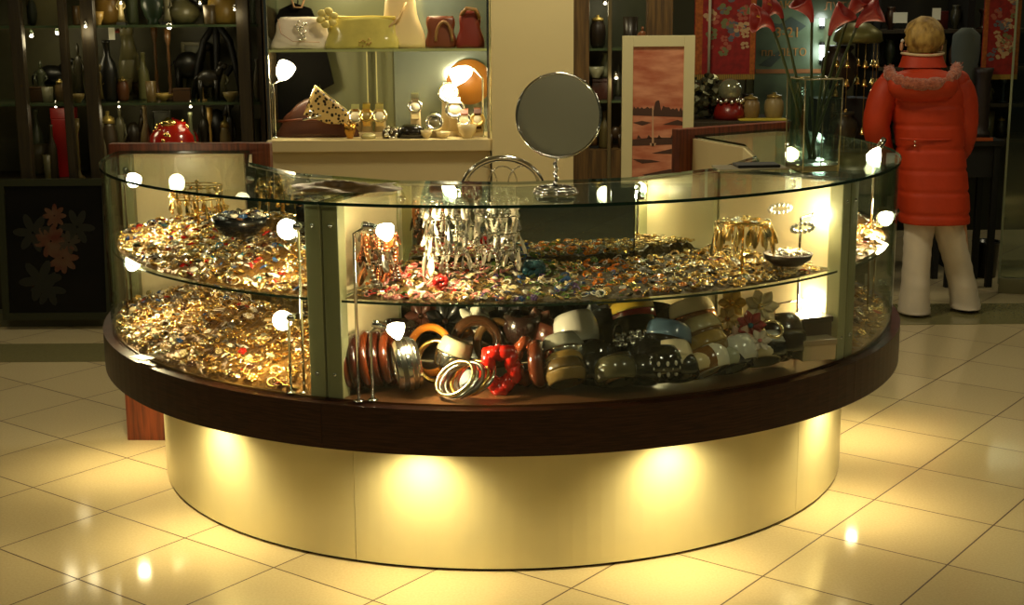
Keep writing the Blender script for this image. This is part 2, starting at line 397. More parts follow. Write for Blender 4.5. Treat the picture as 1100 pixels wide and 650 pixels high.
spot_lamp('spot lamp at the far right of the counter, glowing above its shelf pile', atY(955, 232, 5.0), P3(1.37, 84, ZB1), P3(1.2, 62, 0.8), 3)
spot_lamp('spot lamp glowing behind the flower vase', atY(849, 162, 5.36), P3(1.10, 96, ZB1), P3(1.2, 70, 0.86), 3)

# ------------------------------------------------------------------ jewellery
def proto_meshes():
    P = {}
    mb = MB(); mb.torus(0.72, 0.13, 18, 6, M=T((0, 0, 0.13))); mb.ball((0.74, 0, 0.24), (0.24, 0.24, 0.2), 8, 5); P['ring'] = mb
    mb = MB()
    for k in range(6):
        a = k*pi/3; mb.ball((0.55*cos(a), 0.55*sin(a), 0.16), (0.36, 0.36, 0.15), 8, 5)
    mb.ball((0, 0, 0.25), 0.28, 8, 5); P['brooch'] = mb
    mb = MB(); mb.torus(0.95, 0.09, 20, 6, M=T((0, 0, 0.1))); P['hoop_earring'] = mb
    mb = MB()
    for k in range(12):
        a = k*pi/6; mb.ball((0.85*cos(a), 0.85*sin(a), 0.2), 0.22, 7, 5)
    P['bead_bracelet'] = mb
    mb = MB()
    for k in range(9):
        a = k*0.72; r = 0.25 + 0.09*k
        mb.torus(0.26, 0.08, 9, 5, M=T((r*cos(a), r*sin(a), 0.12+0.03*(k % 3))) @ Matrix.Rotation(a+0.6*(k % 2), 4, 'X'))
    P['chain'] = mb
    mb = MB()                                                        # leaf shaped clip with a ridge
    secs = []
    for i in range(9):
        u = i/8; w = 0.5*sin(pi*u)**0.8 + 0.02; x = -1 + 2*u
        secs.append([(x, -w, 0.05), (x, 0, 0.28*sin(pi*u)+0.1), (x, w, 0.05), (x, 0, 0.0)])
    mb.loft(secs, smooth=False); P['leaf_clip'] = mb
    mb = MB()
    n = 8; mb.lathe([(0, 0), (0.35, 0.12), (0.8, 0.5), (0.55, 0.78), (0, 0.8)], n, smooth=False); P['faceted_stone'] = mb
    mb = MB()
    pts = [((0.55+0.28*cos(3*t))*cos(2*t)*1.1, (0.55+0.28*cos(3*t))*sin(2*t)*1.1, 0.2+0.16*sin(3*t)) for t in [2*pi*k/40 for k in range(40)]]
    mb.tube(pts, 0.11, 5, closed=True); P['knot_earring'] = mb
    mb = MB()
    mb.torus(0.28, 0.07, 10, 5, M=T((-0.7, 0, 0.1))); mb.ball((0.2, 0, 0.18), (0.7, 0.3, 0.18), 10, 6); mb.ball((0.95, 0, 0.14), 0.13, 6, 4); P['pendant'] = mb
    return P
PROTO = proto_meshes()
def gem(name, c, r=0.08): return mat(name, c, r, 0.0, coat=1.0, spec=0.8)
JM = {
 'gold': mat('bright_gold', (0.93, 0.62, 0.18, 1), 0.24, 1.0), 'pale gold': mat('light_gold', (0.96, 0.8, 0.46, 1), 0.22, 1.0),
 'old gold': mat('dark_gold', (0.48, 0.30, 0.09, 1), 0.3, 1.0), 'silver': SILVER, 'dark silver': mat('dark_silver', (0.32, 0.30, 0.26, 1), 0.28, 1.0),
 'pearl white': gem('pearl', rgb(236, 226, 205), 0.2), 'red': gem('red_enamel', rgb(170, 24, 18)), 'pink': gem('pink_enamel', rgb(206, 122, 116)),
 'green': gem('green_enamel', rgb(92, 120, 52)), 'blue': gem('blue_enamel', rgb(48, 82, 132)), 'teal': gem('teal_enamel', rgb(30, 96, 112)), 'amber': gem('amber_resin', rgb(206, 112, 20)),
 'brown': gem('brown_resin', rgb(70, 36, 18)), 'black': gem('black_resin', rgb(14, 13, 13)), 'purple': gem('purple_enamel', rgb(88, 58, 108)), 'copper': COPPER, 'cream': gem('cream_resin', rgb(222, 200, 150), 0.25),
}
PM = {}
def pmesh(kind, colour):
    k = (kind, colour)
    if k not in PM:
        o = PROTO[kind].build(kind, JM[colour], None, loc=(0, 0, 0)); PM[k] = o.data
        bpy.data.objects.remove(o)
    return PM[k]
def wpick(rg, table):
    t = sum(w for _, w in table); x = rg.random()*t
    for k, w in table:
        x -= w
        if x <= 0: return k
    return table[-1][0]
KINDS = [('ring', 3), ('brooch', 3), ('hoop_earring', 2), ('bead_bracelet', 1.2), ('chain', 2), ('leaf_clip', 2.2), ('faceted_stone', 1.5), ('knot_earring', 2), ('pendant', 2)]
PLAIN = {'hoop_earring': 'hoop earring', 'bead_bracelet': 'little bead bracelet', 'leaf_clip': 'leaf-shaped clip', 'faceted_stone': 'faceted stone', 'knot_earring': 'knot earring', 'chain': 'coiled chain', 'brooch': 'flower brooch'}
def heap(name, where, a0, a1, r0, r1, zf, palette, n_ind, n_stuff, size, seed, bedmat, zbase, rmod=None):
    """zf(a, r) gives the pile's height above zbase; the nearest pieces are separate things, the rest one pile"""
    rg = random.Random(seed)
    mb = MB(); na, nr = 60, 14; vs = []; fs = []
    for i in range(na+1):
        a = a0 + (a1-a0)*i/na
        for j in range(nr+1):
            r = r0 + (r1-r0)*j/nr; v = pol(r, a)
            edge = (j in (0, nr) or i in (0, na))
            h = 0.001 if edge else max(0.003, zf(a, r)*0.9 + rg.uniform(-0.008, 0.006))
            vs.append((v.x, v.y, zbase+h))
    for i in range(na):
        for j in range(nr):
            k = i*(nr+1)+j; fs.append((k, k+nr+1, k+nr+2, k+1))
    bed_n = len(fs)
    mb.add(vs, fs, 0, False)
    keys = [c for c, _ in palette(0.5, 0.5)]
    allc = sorted(set(c for u in (0.05, 0.2, 0.35, 0.5, 0.65, 0.8, 0.95) for w in (0.1, 0.5, 0.9) for c, _ in palette(u, w)))
    mats = [bedmat] + [JM[c] for c in allc]
    def spot():
        a = rg.uniform(a0+0.8, a1-0.8); r = math.sqrt(rg.uniform(r0*r0, r1*r1)); r = min(max(r, r0+0.02), r1-0.014)
        v = pol(r, a); v.z = zbase + zf(a, r); return v, (a-a0)/(a1-a0), (r-r0)/(r1-r0)
    for _ in range(n_stuff):
        v, ua, ur = spot(); c = wpick(rg, palette(ua, ur)); k = wpick(rg, KINDS); s = size*rg.uniform(0.6, 1.15)
        M = T(v + Vector((0, 0, 0.001))) @ Euler((rg.uniform(-.7, .7), rg.uniform(-.7, .7), rg.uniform(0, 6.28))).to_matrix().to_4x4() @ Matrix.Scale(s, 4)
        p = PROTO[k]; n0 = len(mb.v)
        mb.v += [M @ q for q in p.v]; mb.f += [[x+n0 for x in f] for f in p.f]; mb.m += [1+allc.index(c)]*len(p.f); mb.sm += p.sm
    o = mb.build('jewellery_pile', mats); tag(o, 'pile of small mixed jewellery '+where, 'jewellery pile', None, 'stuff')
    for _ in range(n_ind):
        v, ua, ur = spot(); c = wpick(rg, palette(ua, ur)); k = wpick(rg, KINDS); s = size*rg.uniform(0.75, 1.25)
        q = bpy.data.objects.new(k, pmesh(k, c)); COL.objects.link(q)
        q.location = v + Vector((0, 0, 0.004)); q.rotation_euler = (rg.uniform(-.6, .6), rg.uniform(-.6, .6), rg.uniform(0, 6.28)); q.scale = (s, s, s)
        nm = PLAIN.get(k, k)
        tag(q, 'small %s %s %s' % (c, nm, where), k.replace('_', ' ').split()[-1], '%s %ss %s' % (c, nm, where))
BEDGOLD = mat('gold_bed', rgb(150, 108, 48), 0.4, 0.6, noise=0.5, nscale=90, bump=0.6, bscale=150)
BEDMIX = mat('mixed_bed', rgb(96, 74, 34), 0.4, 0.5, noise=0.6, nscale=80, bump=0.6, bscale=150)
sm = lambda x: max(0.0, min(1.0, x))
def pal_left_deck(ua, ur):
    g = sm((ua-0.35)*2.2)
    return [('gold', 3+5*g), ('pale gold', 3), ('old gold', 2.5), ('silver', 2.2-1.8*g), ('dark silver', 2.2-1.9*g), ('brown', 1.2), ('red', .25), ('blue', .15), ('cream', .8), ('pearl white', .5)]
heap('deck', 'on the deck of the left counter unit', -89, -23, 0.965, 1.404, lambda a, r: 0.012 + 0.105*(1-(r-0.965)/0.43)**0.8 + 0.006*sin(a*0.9)*sin(r*40), pal_left_deck, 230, 900, 0.0165, 1, BEDGOLD, ZB1)
def pal_left_shelf(ua, ur):
    g = sm((ua-0.3)*2)
    return [('gold', 5), ('pale gold', 3+g), ('old gold', 3), ('silver', 1+1.6*g), ('dark silver', 1.2), ('brown', 1), ('red', .5), ('blue', .3), ('teal', .25), ('black', .5), ('pearl white', .6+.6*g)]
heap('shelf', 'on the glass shelf of the left counter unit', -88, -23.5, 0.99, 1.385, lambda a, r: 0.008 + 0.085*sm((1.385-r)/0.40)**1.1 + 0.006*sin(a*0.8)*sin(r*36), pal_left_shelf, 230, 950, 0.0165, 2, BEDGOLD, ZS)
def pal_front(ua, ur):
    def b(c, w): return max(0.02, 1-abs(ua-c)/w)
    return [('red', 1.6*b(0.10, .14)), ('pink', 2.6*b(0.16, .16)), ('purple', 1.1*b(0.33, .12)), ('green', 2.2*b(0.40, .18)), ('blue', .7*b(0.4, .2)), ('cream', 1.6*b(0.27, .3)), ('pearl white', 1.2*b(.3, .3)),
            ('amber', 2.6*b(0.55, .12)), ('gold', 2.6*b(0.72, .4)), ('old gold', 1.0), ('dark silver', 1.4*b(.66, .25)), ('silver', 1.8*b(.72, .3)), ('pale gold', 3*b(.92, .3)), ('black', .6*b(.63, .2))]
heap('front', 'on the glass shelf of the middle counter unit', -18.4, 47.4, 0.985, 1.385, lambda a, r: 0.006 + 0.030*sm((1.385-r)/0.40) + 0.004*sin(a*0.9)*sin(r*40), pal_front, 280, 1150, 0.0135, 3, BEDMIX, ZS)
heap('rdeck', 'on the deck of the right counter unit', 54, 100, 0.965, 1.404, lambda a, r: 0.012 + 0.05*(1-(r-0.965)/0.43), lambda u, w: [('gold', 3), ('pale gold', 3), ('silver', 2), ('old gold', 1.5), ('brown', 1.2), ('red', .5)], 70, 180, 0.018, 4, BEDGOLD, ZB1)
heap('rshelf', 'on the glass shelf of the right counter unit', 54, 100, 0.985, 1.385, lambda a, r: 0.008 + 0.03*sm((1.385-r)/0.4), lambda u, w: [('gold', 3), ('pale gold', 2), ('silver', 3), ('old gold', 1.5), ('brown', 1.2), ('red', .8), ('blue', .4)], 60, 130, 0.018, 5, BEDGOLD, ZS)

# ------------------------------------------------------------------ bangles and cuffs under the middle shelf
def colmat(c, rough=0.22, metal=0.0):
    if isinstance(c, str): return JM[c]
    return mat('resin_%d_%d_%d_%d' % (c[0], c[1], c[2], int(metal*10)), rgb(*c), rough, metal, coat=0.8)
def bangle(label, px, py, Y, w, h_w, tilt=(0, 0), bands=('silver',), shape='cuff', gem_col=None, cat='bangle', group='bangles in the middle case'):
    """w: outer diameter in photo pixels at depth Y; h_w: band width in pixels; tilt: axis tilt towards the right and towards the camera in degrees"""
    if tilt[1] < 40 and abs(tilt[0]) < 80: tilt = (tilt[0], tilt[1] - (50 if px > 595 else 26)); h_w *= 1.45 if px > 595 else 1.3
    k = Y / F; Rr = w*k/2; W = h_w*k; c = atY(px, py, Y)
    ax = Vector((sin(R(tilt[0])), -sin(R(tilt[1])), 1.0)); ax.normalize()
    if abs(tilt[0]) >= 80: ax = Vector((1, -sin(R(tilt[1])), 0.15)).normalized()
    if tilt[1] >= 80: ax = Vector((sin(R(tilt[0])), -1, 0.25)).normalized()
    low = W/2*abs(ax.z) + Rr*math.sqrt(max(0, 1-ax.z**2)) + 0.002
    ext = Rr*0.9
    for _ in range(6):
        v = Vector((c.x-CX, c.y-CY)); rr_ = v.length
        if rr_ > RG-0.02-ext: v *= (RG-0.02-ext)/rr_; c.x, c.y = CX+v.x, CY+v.y
        if rr_ < RI+0.02+ext*0.6: v *= (RI+0.02+ext*0.6)/rr_; c.x, c.y = CX+v.x, CY+v.y
        c.z = max(c.z, ZB1+low)
    M = T(c) @ zrot(ax)
    th = max(0.004, Rr*0.10); n = len(bands); mb = MB()
    o = tag(bpy.data.objects.new('bangle', None), label, cat, group); COL.objects.link(o); o.location = c; o.empty_display_size = 0.03
    for i, b in enumerate(bands):
        z0 = -W/2 + W*i/n; z1 = -W/2 + W*(i+1)/n; m = MB()
        def bulge(z): return Rr - 0.16*Rr*(abs(z)/(W/2+1e-6))**2.2
        if shape == 'round':
            m.torus(Rr-W/2/n, W/2/n, 40, 10, M=M @ T((0, 0, (z0+z1)/2)))
        else:
            pts = [(bulge(z0 + (z1-z0)*q/6), z0 + (z1-z0)*q/6) for q in range(7)]
            inner = [(bulge(z1)-th, z1), (Rr*0.84-th*0.4, 0.5*(z0+z1)), (bulge(z0)-th, z0)]
            m.ring(pts + inner, 44, M=M)
        m.build('band', colmat(b), o)
    if gem_col:
        g = MB(); toc = (Vector((0, 0, H))-c); side = (toc - ax*toc.dot(ax)).normalized(); s2 = ax.cross(side)
        for a0_ in (-0.55, 0.0, 0.5):
            d = side*cos(a0_) + s2*sin(a0_); p0 = c + d*Rr
            for q in range(6):
                v = p0 + (s2*cos(q*pi/3)*0.30 + ax*sin(q*pi/3)*0.30)*W*0.42; g.ball(v, W*0.07, 6, 4)
            g.ball(p0, W*0.075, 6, 4)
        g.build('rhinestones', colmat(gem_col), o)
    return o
B = bangle
# amber rings at the left, seen edge-on
for i, (dx, lab) in enumerate(((-23, 'leftmost'), (-12, 'second from the left'), (-1, 'middle one'), (10, 'second from the right'), (21, 'rightmost'))):
    B('dark amber resin bangle standing by the left divider, %s of five' % lab, 396+dx, 390+(i % 2)*2, 3.99+0.012*i, 66-4*abs(i-2)/2, 11, (88, 6), ((66, 22, 9) if i % 2 else (104, 42, 14),), 'round')
B('wide ribbed silver cuff catching the lamp, beside the amber bangles', 437, 400, 3.98, 60, 27, (86, -14), ('silver', 'dark silver', 'silver', 'dark silver', 'silver'))
B('large orange-gold hoop bangle arching behind the ribbed silver cuff', 462, 376, 4.12, 60, 9, (-30, 84), ((168, 96, 26),), 'round')
B('gold studded bangle leaning before the orange-gold hoop', 470, 388, 4.05, 50, 10, (-18, 84), ('old gold', 'gold'), 'round')
B('smooth satin silver cuff behind the thin tilted bangles', 487, 380, 4.06, 40, 26, (24, 18), ('silver', (150, 140, 112)))
B('big dark brown ring bangle behind the satin silver cuff', 512, 368, 4.18, 62, 13, (12, 86), ((62, 38, 20),), 'round')
B('second dark bronze ring bangle, right of the big dark brown one', 534, 368, 4.2, 56, 10, (20, 84), ((92, 66, 34),), 'round')
for i, (x, y, m, lab) in enumerate(((488, 408, 'pale gold', 'pale gold, uppermost'), (493, 411, 'silver', 'silver, second'), (499, 414, 'dark silver', 'dark silver, third'), (505, 416, 'gold', 'gold, fourth'), (511, 417, 'silver', 'bright silver, lowest'))):
    B('thin polished bangle leaning in a fan of five: %s' % lab, x, y, 3.90+0.012*i, 52, 5, (-38, 42), (m,), 'round', group='fan of thin bangles')
def crumple(label, px, py, Y, w, h, c, seed, cat='scrunchie'):
    k = Y/F; rg = random.Random(seed); o = atY(px, py, Y); mb = MB()
    pts = []
    for i in range(70):
        a = 2*pi*i/70; rr = 1 + 0.10*sin(5*a+seed) + 0.05*sin(11*a)
        pts.append(o + Vector((cos(a)*w*k*0.36*rr, sin(9*a)*0.012 - 0.01, sin(a)*h*k*0.36*rr)))
    rad = [k*w*(0.20 + 0.03*sin(9*i*2*pi/70) + rg.uniform(-.025, .025)) for i in range(70)]
    mb.tube(pts, rad, 10, closed=True)
    return tag(mb.build('crumpled_bangle', colmat(c)), label, cat)
crumple('crinkled bright red bangle glowing in the lamp light', 537, 396, 3.97, 42, 58, (206, 30, 16), 3, 'bangle')
crumple('crumpled copper-coloured bangle between the red one and the khaki cuffs', 566, 388, 4.05, 36, 56, (150, 70, 36), 5, 'bangle')
B('rust brown bangle standing left of the khaki cuffs', 579, 402, 3.99, 56, 16, (84, 10), ((112, 52, 28),))
B('glittering white cuff on top of the stack of khaki cuffs', 619, 355, 4.08, 50, 24, (-16, 16), ((226, 222, 206),))
B('grey satin cuff under the glittering white cuff', 606, 376, 4.03, 48, 22, (-12, 16), ('silver', (170, 168, 150)))
B('upper khaki gold cuff in the stack under the grey satin cuff', 607, 393, 3.98, 46, 18, (-14, 14), ((150, 120, 62),))
B('lower khaki gold cuff, bottom of the stack beside the copper bangles', 607, 410, 3.95, 48, 18, (-12, 14), ((132, 106, 58), (96, 74, 38)))
B('black cuff lying between the khaki and the glittering cuff', 636, 398, 4.04, 48, 26, (8, 16), ('black',))
B('yellow and red striped cuff at the back of the black cuffs', 681, 343, 4.22, 56, 26, (-12, 22), ((150, 130, 90), 'red', (214, 180, 60)))
B('black cuff set with rhinestone flowers', 684, 372, 4.12, 60, 38, (-6, 20), ('black',), gem_col='silver')
B('dark olive cuff lying at the back of the glittering cuff', 652, 374, 4.18, 50, 28, (6, 18), ((40, 36, 22),))
B('glittering pale gold cuff at the front glass', 664, 405, 3.98, 46, 20, (-16, 18), ('pale gold', 'silver'))
B('dull olive cuff below the glittering pale gold one', 664, 423, 3.92, 52, 18, (-8, 12), ((86, 80, 54),))
B('black cuff with a blue-grey lining edge', 716, 366, 4.08, 56, 26, (14, 20), ('black', (92, 120, 142)))
B('ivory cuff with two bands above the zebra-patterned cuff', 721, 388, 4.02, 50, 26, (-4, 14), ((214, 196, 150), (232, 216, 176)))
B('black cuff beside the zebra-patterned one, under the blue-edged cuff', 700, 404, 4.03, 50, 26, (8, 14), ((20, 20, 20),))
zb = B('black and white zebra-patterned cuff below the ivory cuff', 718, 412, 3.95, 54, 22, (-4, 12), ('black',))
mb = MB()
for i in range(16):
    a = 2*pi*i/16; c = zb.location; k = 3.95/F
    for j in (-1, 0, 1):
        mb.ball(c + Vector((cos(a+j*.18)*25.5*k, sin(a+j*.18)*25.5*k, j*6*k + 0.002)), (0.006, 0.006, 0.0085), 6, 4)
mb.build('white_patches', colmat((220, 212, 190)), zb)
B('cream and bronze cuff, topmost of the tilted stack in the middle', 744, 340, 4.2, 52, 24, (-16, 22), ('copper', (232, 214, 172)))
B('bronze cuff with a cream edge, second of the tilted stack', 753, 358, 4.15, 50, 22, (-22, 20), ((122, 88, 40), (206, 190, 140)))
B('old gold cuff, third of the tilted stack', 760, 374, 4.09, 50, 20, (-24, 18), ((120, 96, 46), (160, 130, 64)))
B('white satin cuff, fourth of the tilted stack', 765, 389, 4.04, 48, 19, (-26, 16), ((228, 222, 200),))
B('brown cuff, fifth of the tilted stack', 768, 403, 4.0, 48, 18, (-24, 14), ((128, 86, 38),))
B('cream cuff, lowest of the tilted stack at the front glass', 768, 417, 3.97, 48, 14, (-20, 12), ((220, 200, 150),))
B('silver satin cuff left of the black and white cuffs', 803, 382, 4.06, 48, 20, (-20, 16), ((206, 204, 190),))
B('dark navy cuff under the silver satin cuff', 807, 396, 4.02, 48, 18, (-16, 14), ((34, 36, 52),))
B('pale grey-green cuff at the front, under the navy cuff', 808, 409, 3.98, 50, 14, (-14, 12), ((170, 172, 146),))
B('large dark brown cuff lying on its side with a gold hoop on it', 848, 366, 4.2, 62, 30, (-6, 20), ((44, 28, 16), (58, 40, 24)))
B('gold hoop bangle leaning on the large dark brown cuff', 840, 356, 4.12, 26, 4, (10, 60), ('pale gold',), 'round')
B('black cuff with a pale band, at the right of the front row', 846, 386, 4.1, 54, 20, (-10, 14), ('black', (150, 150, 140)))
B('black cuff over a white one at the right end', 849, 397, 4.08, 52, 14, (-6, 12), ('black',))
B('white cuff at the right end of the front row', 850, 407, 4.06, 52, 13, (-6, 12), ((222, 208, 170),))
for i, (x, y, w_, hh, tl, cc, lab) in enumerate(((625, 372, 52, 30, (4, 30), (28, 22, 18), 'black-brown cuff behind the khaki stack'), (655, 352, 50, 24, (10, 26), (16, 16, 16), 'black cuff at the back, above the dark olive one'),
    (702, 346, 50, 26, (8, 24), (40, 26, 18), 'dark brown cuff at the back, right of the yellow and red one'), (728, 352, 50, 26, (-8, 24), (30, 30, 26), 'charcoal cuff behind the blue-edged one'),
    (782, 376, 46, 26, (-8, 20), (52, 36, 22), 'dark brown cuff right of the tilted stack'), (830, 376, 46, 22, (6, 18), (24, 22, 20), 'black cuff between the silver satin cuff and the gold hoop'),
    (640, 418, 44, 20, (6, 14), (20, 20, 18), 'black cuff lying at the front, left of the pale gold glittering one'), (690, 420, 44, 18, (8, 14), (40, 38, 30), 'dark grey cuff at the front, left of the zebra-patterned one'),
    (592, 360, 46, 22, (14, 26), (96, 50, 34), 'rust-coloured cuff behind the grey satin cuff'), (560, 352, 46, 24, (6, 28), (44, 28, 22), 'dark brown cuff behind the crumpled copper bangle'),
    (430, 360, 46, 22, (6, 28), (40, 24, 18), 'dark brown cuff at the back behind the ribbed silver one'), (736, 412, 44, 16, (-6, 12), (24, 24, 22), 'black cuff between the zebra-patterned one and the tilted stack'))):
    B(lab, x, y, (4.24 if y < 380 else 3.98), w_, hh, tl, (cc,))
# flowers, shells and small boxes
def flower(label, px, py, Y, w, c, centre='gold', n=6, cat='hair flower', group=None, face=(0.1, -1, 0.45)):
    k = Y/F; r = w*k/2; o = atY(px, py, Y); M = T(o) @ zrot(face)
    t = thing('fabric_flower', label, cat, o, group)
    for i in range(n):
        a = 2*pi*i/n; mb = MB()
        secs = []
        for u in range(7):
            q = u/6; wd = r*0.34*sin(pi*min(0.97, q*0.85+0.12)); x = r*(0.12+0.88*q); z = r*0.3*q*q
            secs.append([(x, -wd, z+wd*0.3), (x, 0, z), (x, wd, z+wd*0.3), (x, 0, z-0.002)])
        mb.loft(secs, M=M @ Matrix.Rotation(a, 4, 'Z')); mb.build('petal', colmat(c, 0.5), t)
    mb = MB(); mb.ball((0, 0, r*0.1), r*0.2, 10, 6, M=M); mb.build('flower_centre', colmat(centre), t)
    return t
flower('yellow fabric flower among the cuffs at the right', 786, 326, 4.2, 34, (226, 186, 90), 'gold')
flower('second yellow fabric flower, lower and left of the cream one', 781, 343, 4.16, 28, (214, 176, 96), 'copper')
flower('cream fabric flower at the right, under the shelf edge', 817, 330, 4.2, 40, (226, 206, 160), 'pale gold', 7)
flower('dark red fabric flower below the cream flower', 806, 350, 4.12, 34, (150, 40, 34), 'teal', 7)
flower('pink-white fabric flower in front of the dark red one', 795, 364, 4.1, 32, (214, 176, 150), 'silver', 6)
flower('white fabric flower below the dark red one, near the gold hoop', 816, 366, 4.09, 26, (230, 214, 190), 'pink', 6)
flower('silver leaf-petalled flower behind the big brown bangles', 508, 343, 4.24, 36, (196, 192, 170), 'silver', 5)
flower('black fabric flower at the back, left of the silver-petalled one', 478, 346, 4.28, 46, (24, 22, 18), 'brown', 7)
flower('black fabric flower at the back, right of the silver-petalled one', 545, 346, 4.28, 46, (26, 22, 20), 'dark silver', 7)
flower('brown fabric flower at the back, above the copper bangle', 578, 350, 4.26, 40, (96, 54, 34), 'copper', 7)
flower('black fabric flower at the back, left of the yellow and red cuff', 640, 345, 4.28, 44, (22, 22, 20), 'silver', 7)
flower('red-brown fabric flower at the back, above the orange-gold hoop', 452, 340, 4.3, 36, (120, 66, 44), 'brown', 6)
for i, (x, y, c, lab) in enumerate(((868, 348, (70, 46, 30), 'brown card jewellery box behind the large dark cuff, upper'), (872, 372, (196, 178, 138), 'beige card jewellery box at the right end of the case floor'))):
    p = atY(x, y, 4.3-0.06*i); k = 4.3/F; t = thing('jewellery_box', lab, 'box', p - Vector((0, 0, 12*k)))
    mb = MB(); mb.box(p - Vector((0, 0, 3*k)), (40*k, 34*k, 18*k), 0.3, 0, 0.003); mb.build('box_body', colmat(c, .6), t)
    mb = MB(); mb.box(p + Vector((0, 0, 8*k)), (42*k, 36*k, 6*k), 0.3, 0, 0.002); mb.build('lid', colmat(tuple(int(v*.8) for v in c), .6), t)
# white card added in place of the lamp glare at the deck's left end
p = atz(152, 384, ZB1+0.012)
mb = MB(); mb.box(p, (0.075, 0.045, 0.002), -0.7, M=None); tag(mb.build('blank_card', mat('glare_card', rgb(245, 240, 225), 0.5)), 'white card added for the lamp glare at the left front edge of the deck', 'card')

# ------------------------------------------------------------------ earring stands on the shelves
def carousel(label, base, hgt, rad, tiers, group=None, m=CHROME, foot=0.05):
    t = thing('earring_stand', label, 'jewellery stand', base, group); b = Vector(base)
    mb = MB(); mb.lathe([(0, 0), (foot, 0), (foot, 0.004), (0.01, 0.01), (0, 0.01)], 24, M=T(b)); mb.build('stand_foot', m, t)
    mb = MB(); mb.tube([b + Vector((0, 0, 0.008)), b + Vector((0, 0, hgt))], 0.004, 8); mb.ball(b + Vector((0, 0, hgt+0.004)), 0.007, 8, 6); mb.build('stand_pole', m, t)
    for z in tiers:
        mb = MB(); mb.torus(rad, 0.0022, 32, 6, M=T(b + Vector((0, 0, z))))
        for q in range(4):
            a = q*pi/2; mb.tube([b + Vector((0, 0, z)), b + Vector((rad*cos(a), rad*sin(a), z))], 0.0016, 5)
        mb.build('hanging_ring', m, t)
    return t
def dangle_mesh(kind, L, w, m):
    key = ('d', kind, round(L, 3), m.name)
    if key in PM: return PM[key]
    mb = MB(); mb.torus(0.005, 0.0008, 10, 4, M=T((0, 0, -0.004)) @ Matrix.Rotation(pi/2, 4, 'X'))
    if kind == 'drop':
        mb.lathe([(0, -L), (w*0.35, -L*0.96), (w*0.5, -L*0.78), (w*0.36, -L*0.45), (w*0.12, -L*0.2), (0, -0.008)], 8, smooth=False, sy=0.5)
    elif kind == 'leaf':
        secs = []
        for u in range(8):
            q = u/7; ww = w*0.5*sin(pi*q)**0.7+0.0006; z = -0.008-(L-0.008)*q
            secs.append([(-ww, 0.001, z), (0, -0.003*sin(pi*q)-0.001, z), (ww, 0.001, z), (0, 0.002, z)])
        mb.loft(secs, smooth=False)
    else:
        n = 4
        for i in range(n): mb.ball((0, 0, -0.010-(L-0.010)*(i+0.5)/n), (w*(0.22+0.06*i), w*(0.18+0.05*i), (L-0.01)/n*0.5), 8, 6)
    o = mb.build('dangle', m, None, loc=(0, 0, 0)); PM[key] = o.data; bpy.data.objects.remove(o); return PM[key]
def hang(c, rad, z, n, kinds, L, w, ms, label, group, seed, cat='earring'):
    rg = random.Random(seed)
    for i in range(n):
        a = 2*pi*(i+rg.uniform(-.4, .4))/n; m = rg.choice(ms); kd = rg.choice(kinds)
        q = bpy.data.objects.new('dangling_earring', dangle_mesh(kd, L*rg.choice([0.6, 0.85, 1.0, 1.3]), w*rg.choice([.7, 1, 1.25]), m)); COL.objects.link(q)
        q.location = (c[0]+rad*cos(a), c[1]+rad*sin(a), c[2]+z); q.rotation_euler = (rg.uniform(-.3, .3), rg.uniform(-.3, .3), a+pi/2+rg.uniform(-1, 1))
        tag(q, label, cat, group)
SHELLW = mat('mother_of_pearl', rgb(240, 230, 205), 0.18, 0.25, coat=1)
b1 = atz(490, 305, ZS); b1.y = 4.06; b1.x = (478-550)/F*4.06; b1.z = ZS
c1 = Vector((atY(480, 290, 4.08).x, 4.08, ZS+0.01)); c2 = Vector((atY(535, 290, 4.13).x, 4.13, ZS+0.01))
TIER = (0.245, 0.20, 0.15, 0.10)
carousel('left chrome stand hung with dangling silver earrings on the shelf', c1, 0.25, 0.062, TIER, 'silver earring stands')
carousel('right chrome stand hung with dangling silver earrings on the shelf', c2, 0.25, 0.066, TIER, 'silver earring stands')
LITE = [SHELLW, SILVER, JM['pearl white'], JM['dark silver']]
for c, sd, nm in ((c1, 1, 'left'), (c2, 2, 'right')):
    for ti, (tn, z) in enumerate(zip(('top', 'second', 'third', 'lowest'), TIER)):
        hang(c, 0.064, z-.003, 18, ['drop', 'leaf', 'beads'], 0.052, 0.017, LITE, 'silver earring dangling from the %s ring of the %s chrome earring stand' % (tn, nm), 'silver earrings, %s ring, %s stand' % (tn, nm), sd+10*ti)
c3 = Vector((atY(408, 300, 4.0).x, 4.02, ZS+0.01))
carousel('small stand hung with amber and copper earrings near the left divider', c3, 0.175, 0.05, (0.17, 0.125, 0.08))
for ti, (tn, z) in enumerate(zip(('top', 'middle', 'lowest'), (0.17, .125, .08))):
    hang(c3, 0.051, z-.003, 17, ['beads', 'drop', 'leaf'], 0.05, 0.024, [COPPER, COPPER, colmat((130, 62, 24)), JM['brown'], JM['brown'], JM['dark silver'] if ti else COPPER], 'amber or copper earring on the %s ring of the small stand by the divider' % tn, 'amber earrings, %s ring' % tn, 21+ti)
c4 = Vector((atY(797, 290, 4.2).x, 4.2, ZS+0.01))
carousel('gold earring stand with a coin-laden top near the right divider', c4, 0.165, 0.08, (0.160,), None, GOLD, 0.03)
hang(c4, 0.082, 0.158, 20, ['leaf', 'drop'], 0.078, 0.02, [GOLD, PALEGOLD, BRASS], 'gold earring dangling from the rim of the gold stand', 'gold earrings on the gold stand', 31)
hang(c4, 0.055, 0.156, 12, ['drop', 'leaf'], 0.07, 0.014, [GOLD, PALEGOLD, BRASS], 'gold earring hanging inside the gold stand', 'gold drops inside the gold stand', 32)
c5 = Vector((atY(213, 230, 4.86).x, 4.86, ZS+0.065))
carousel('gold stand hung with gold earrings at the back of the left shelf', c5, 0.15, 0.085, (0.10, 0.14), None, GOLD, 0.03)
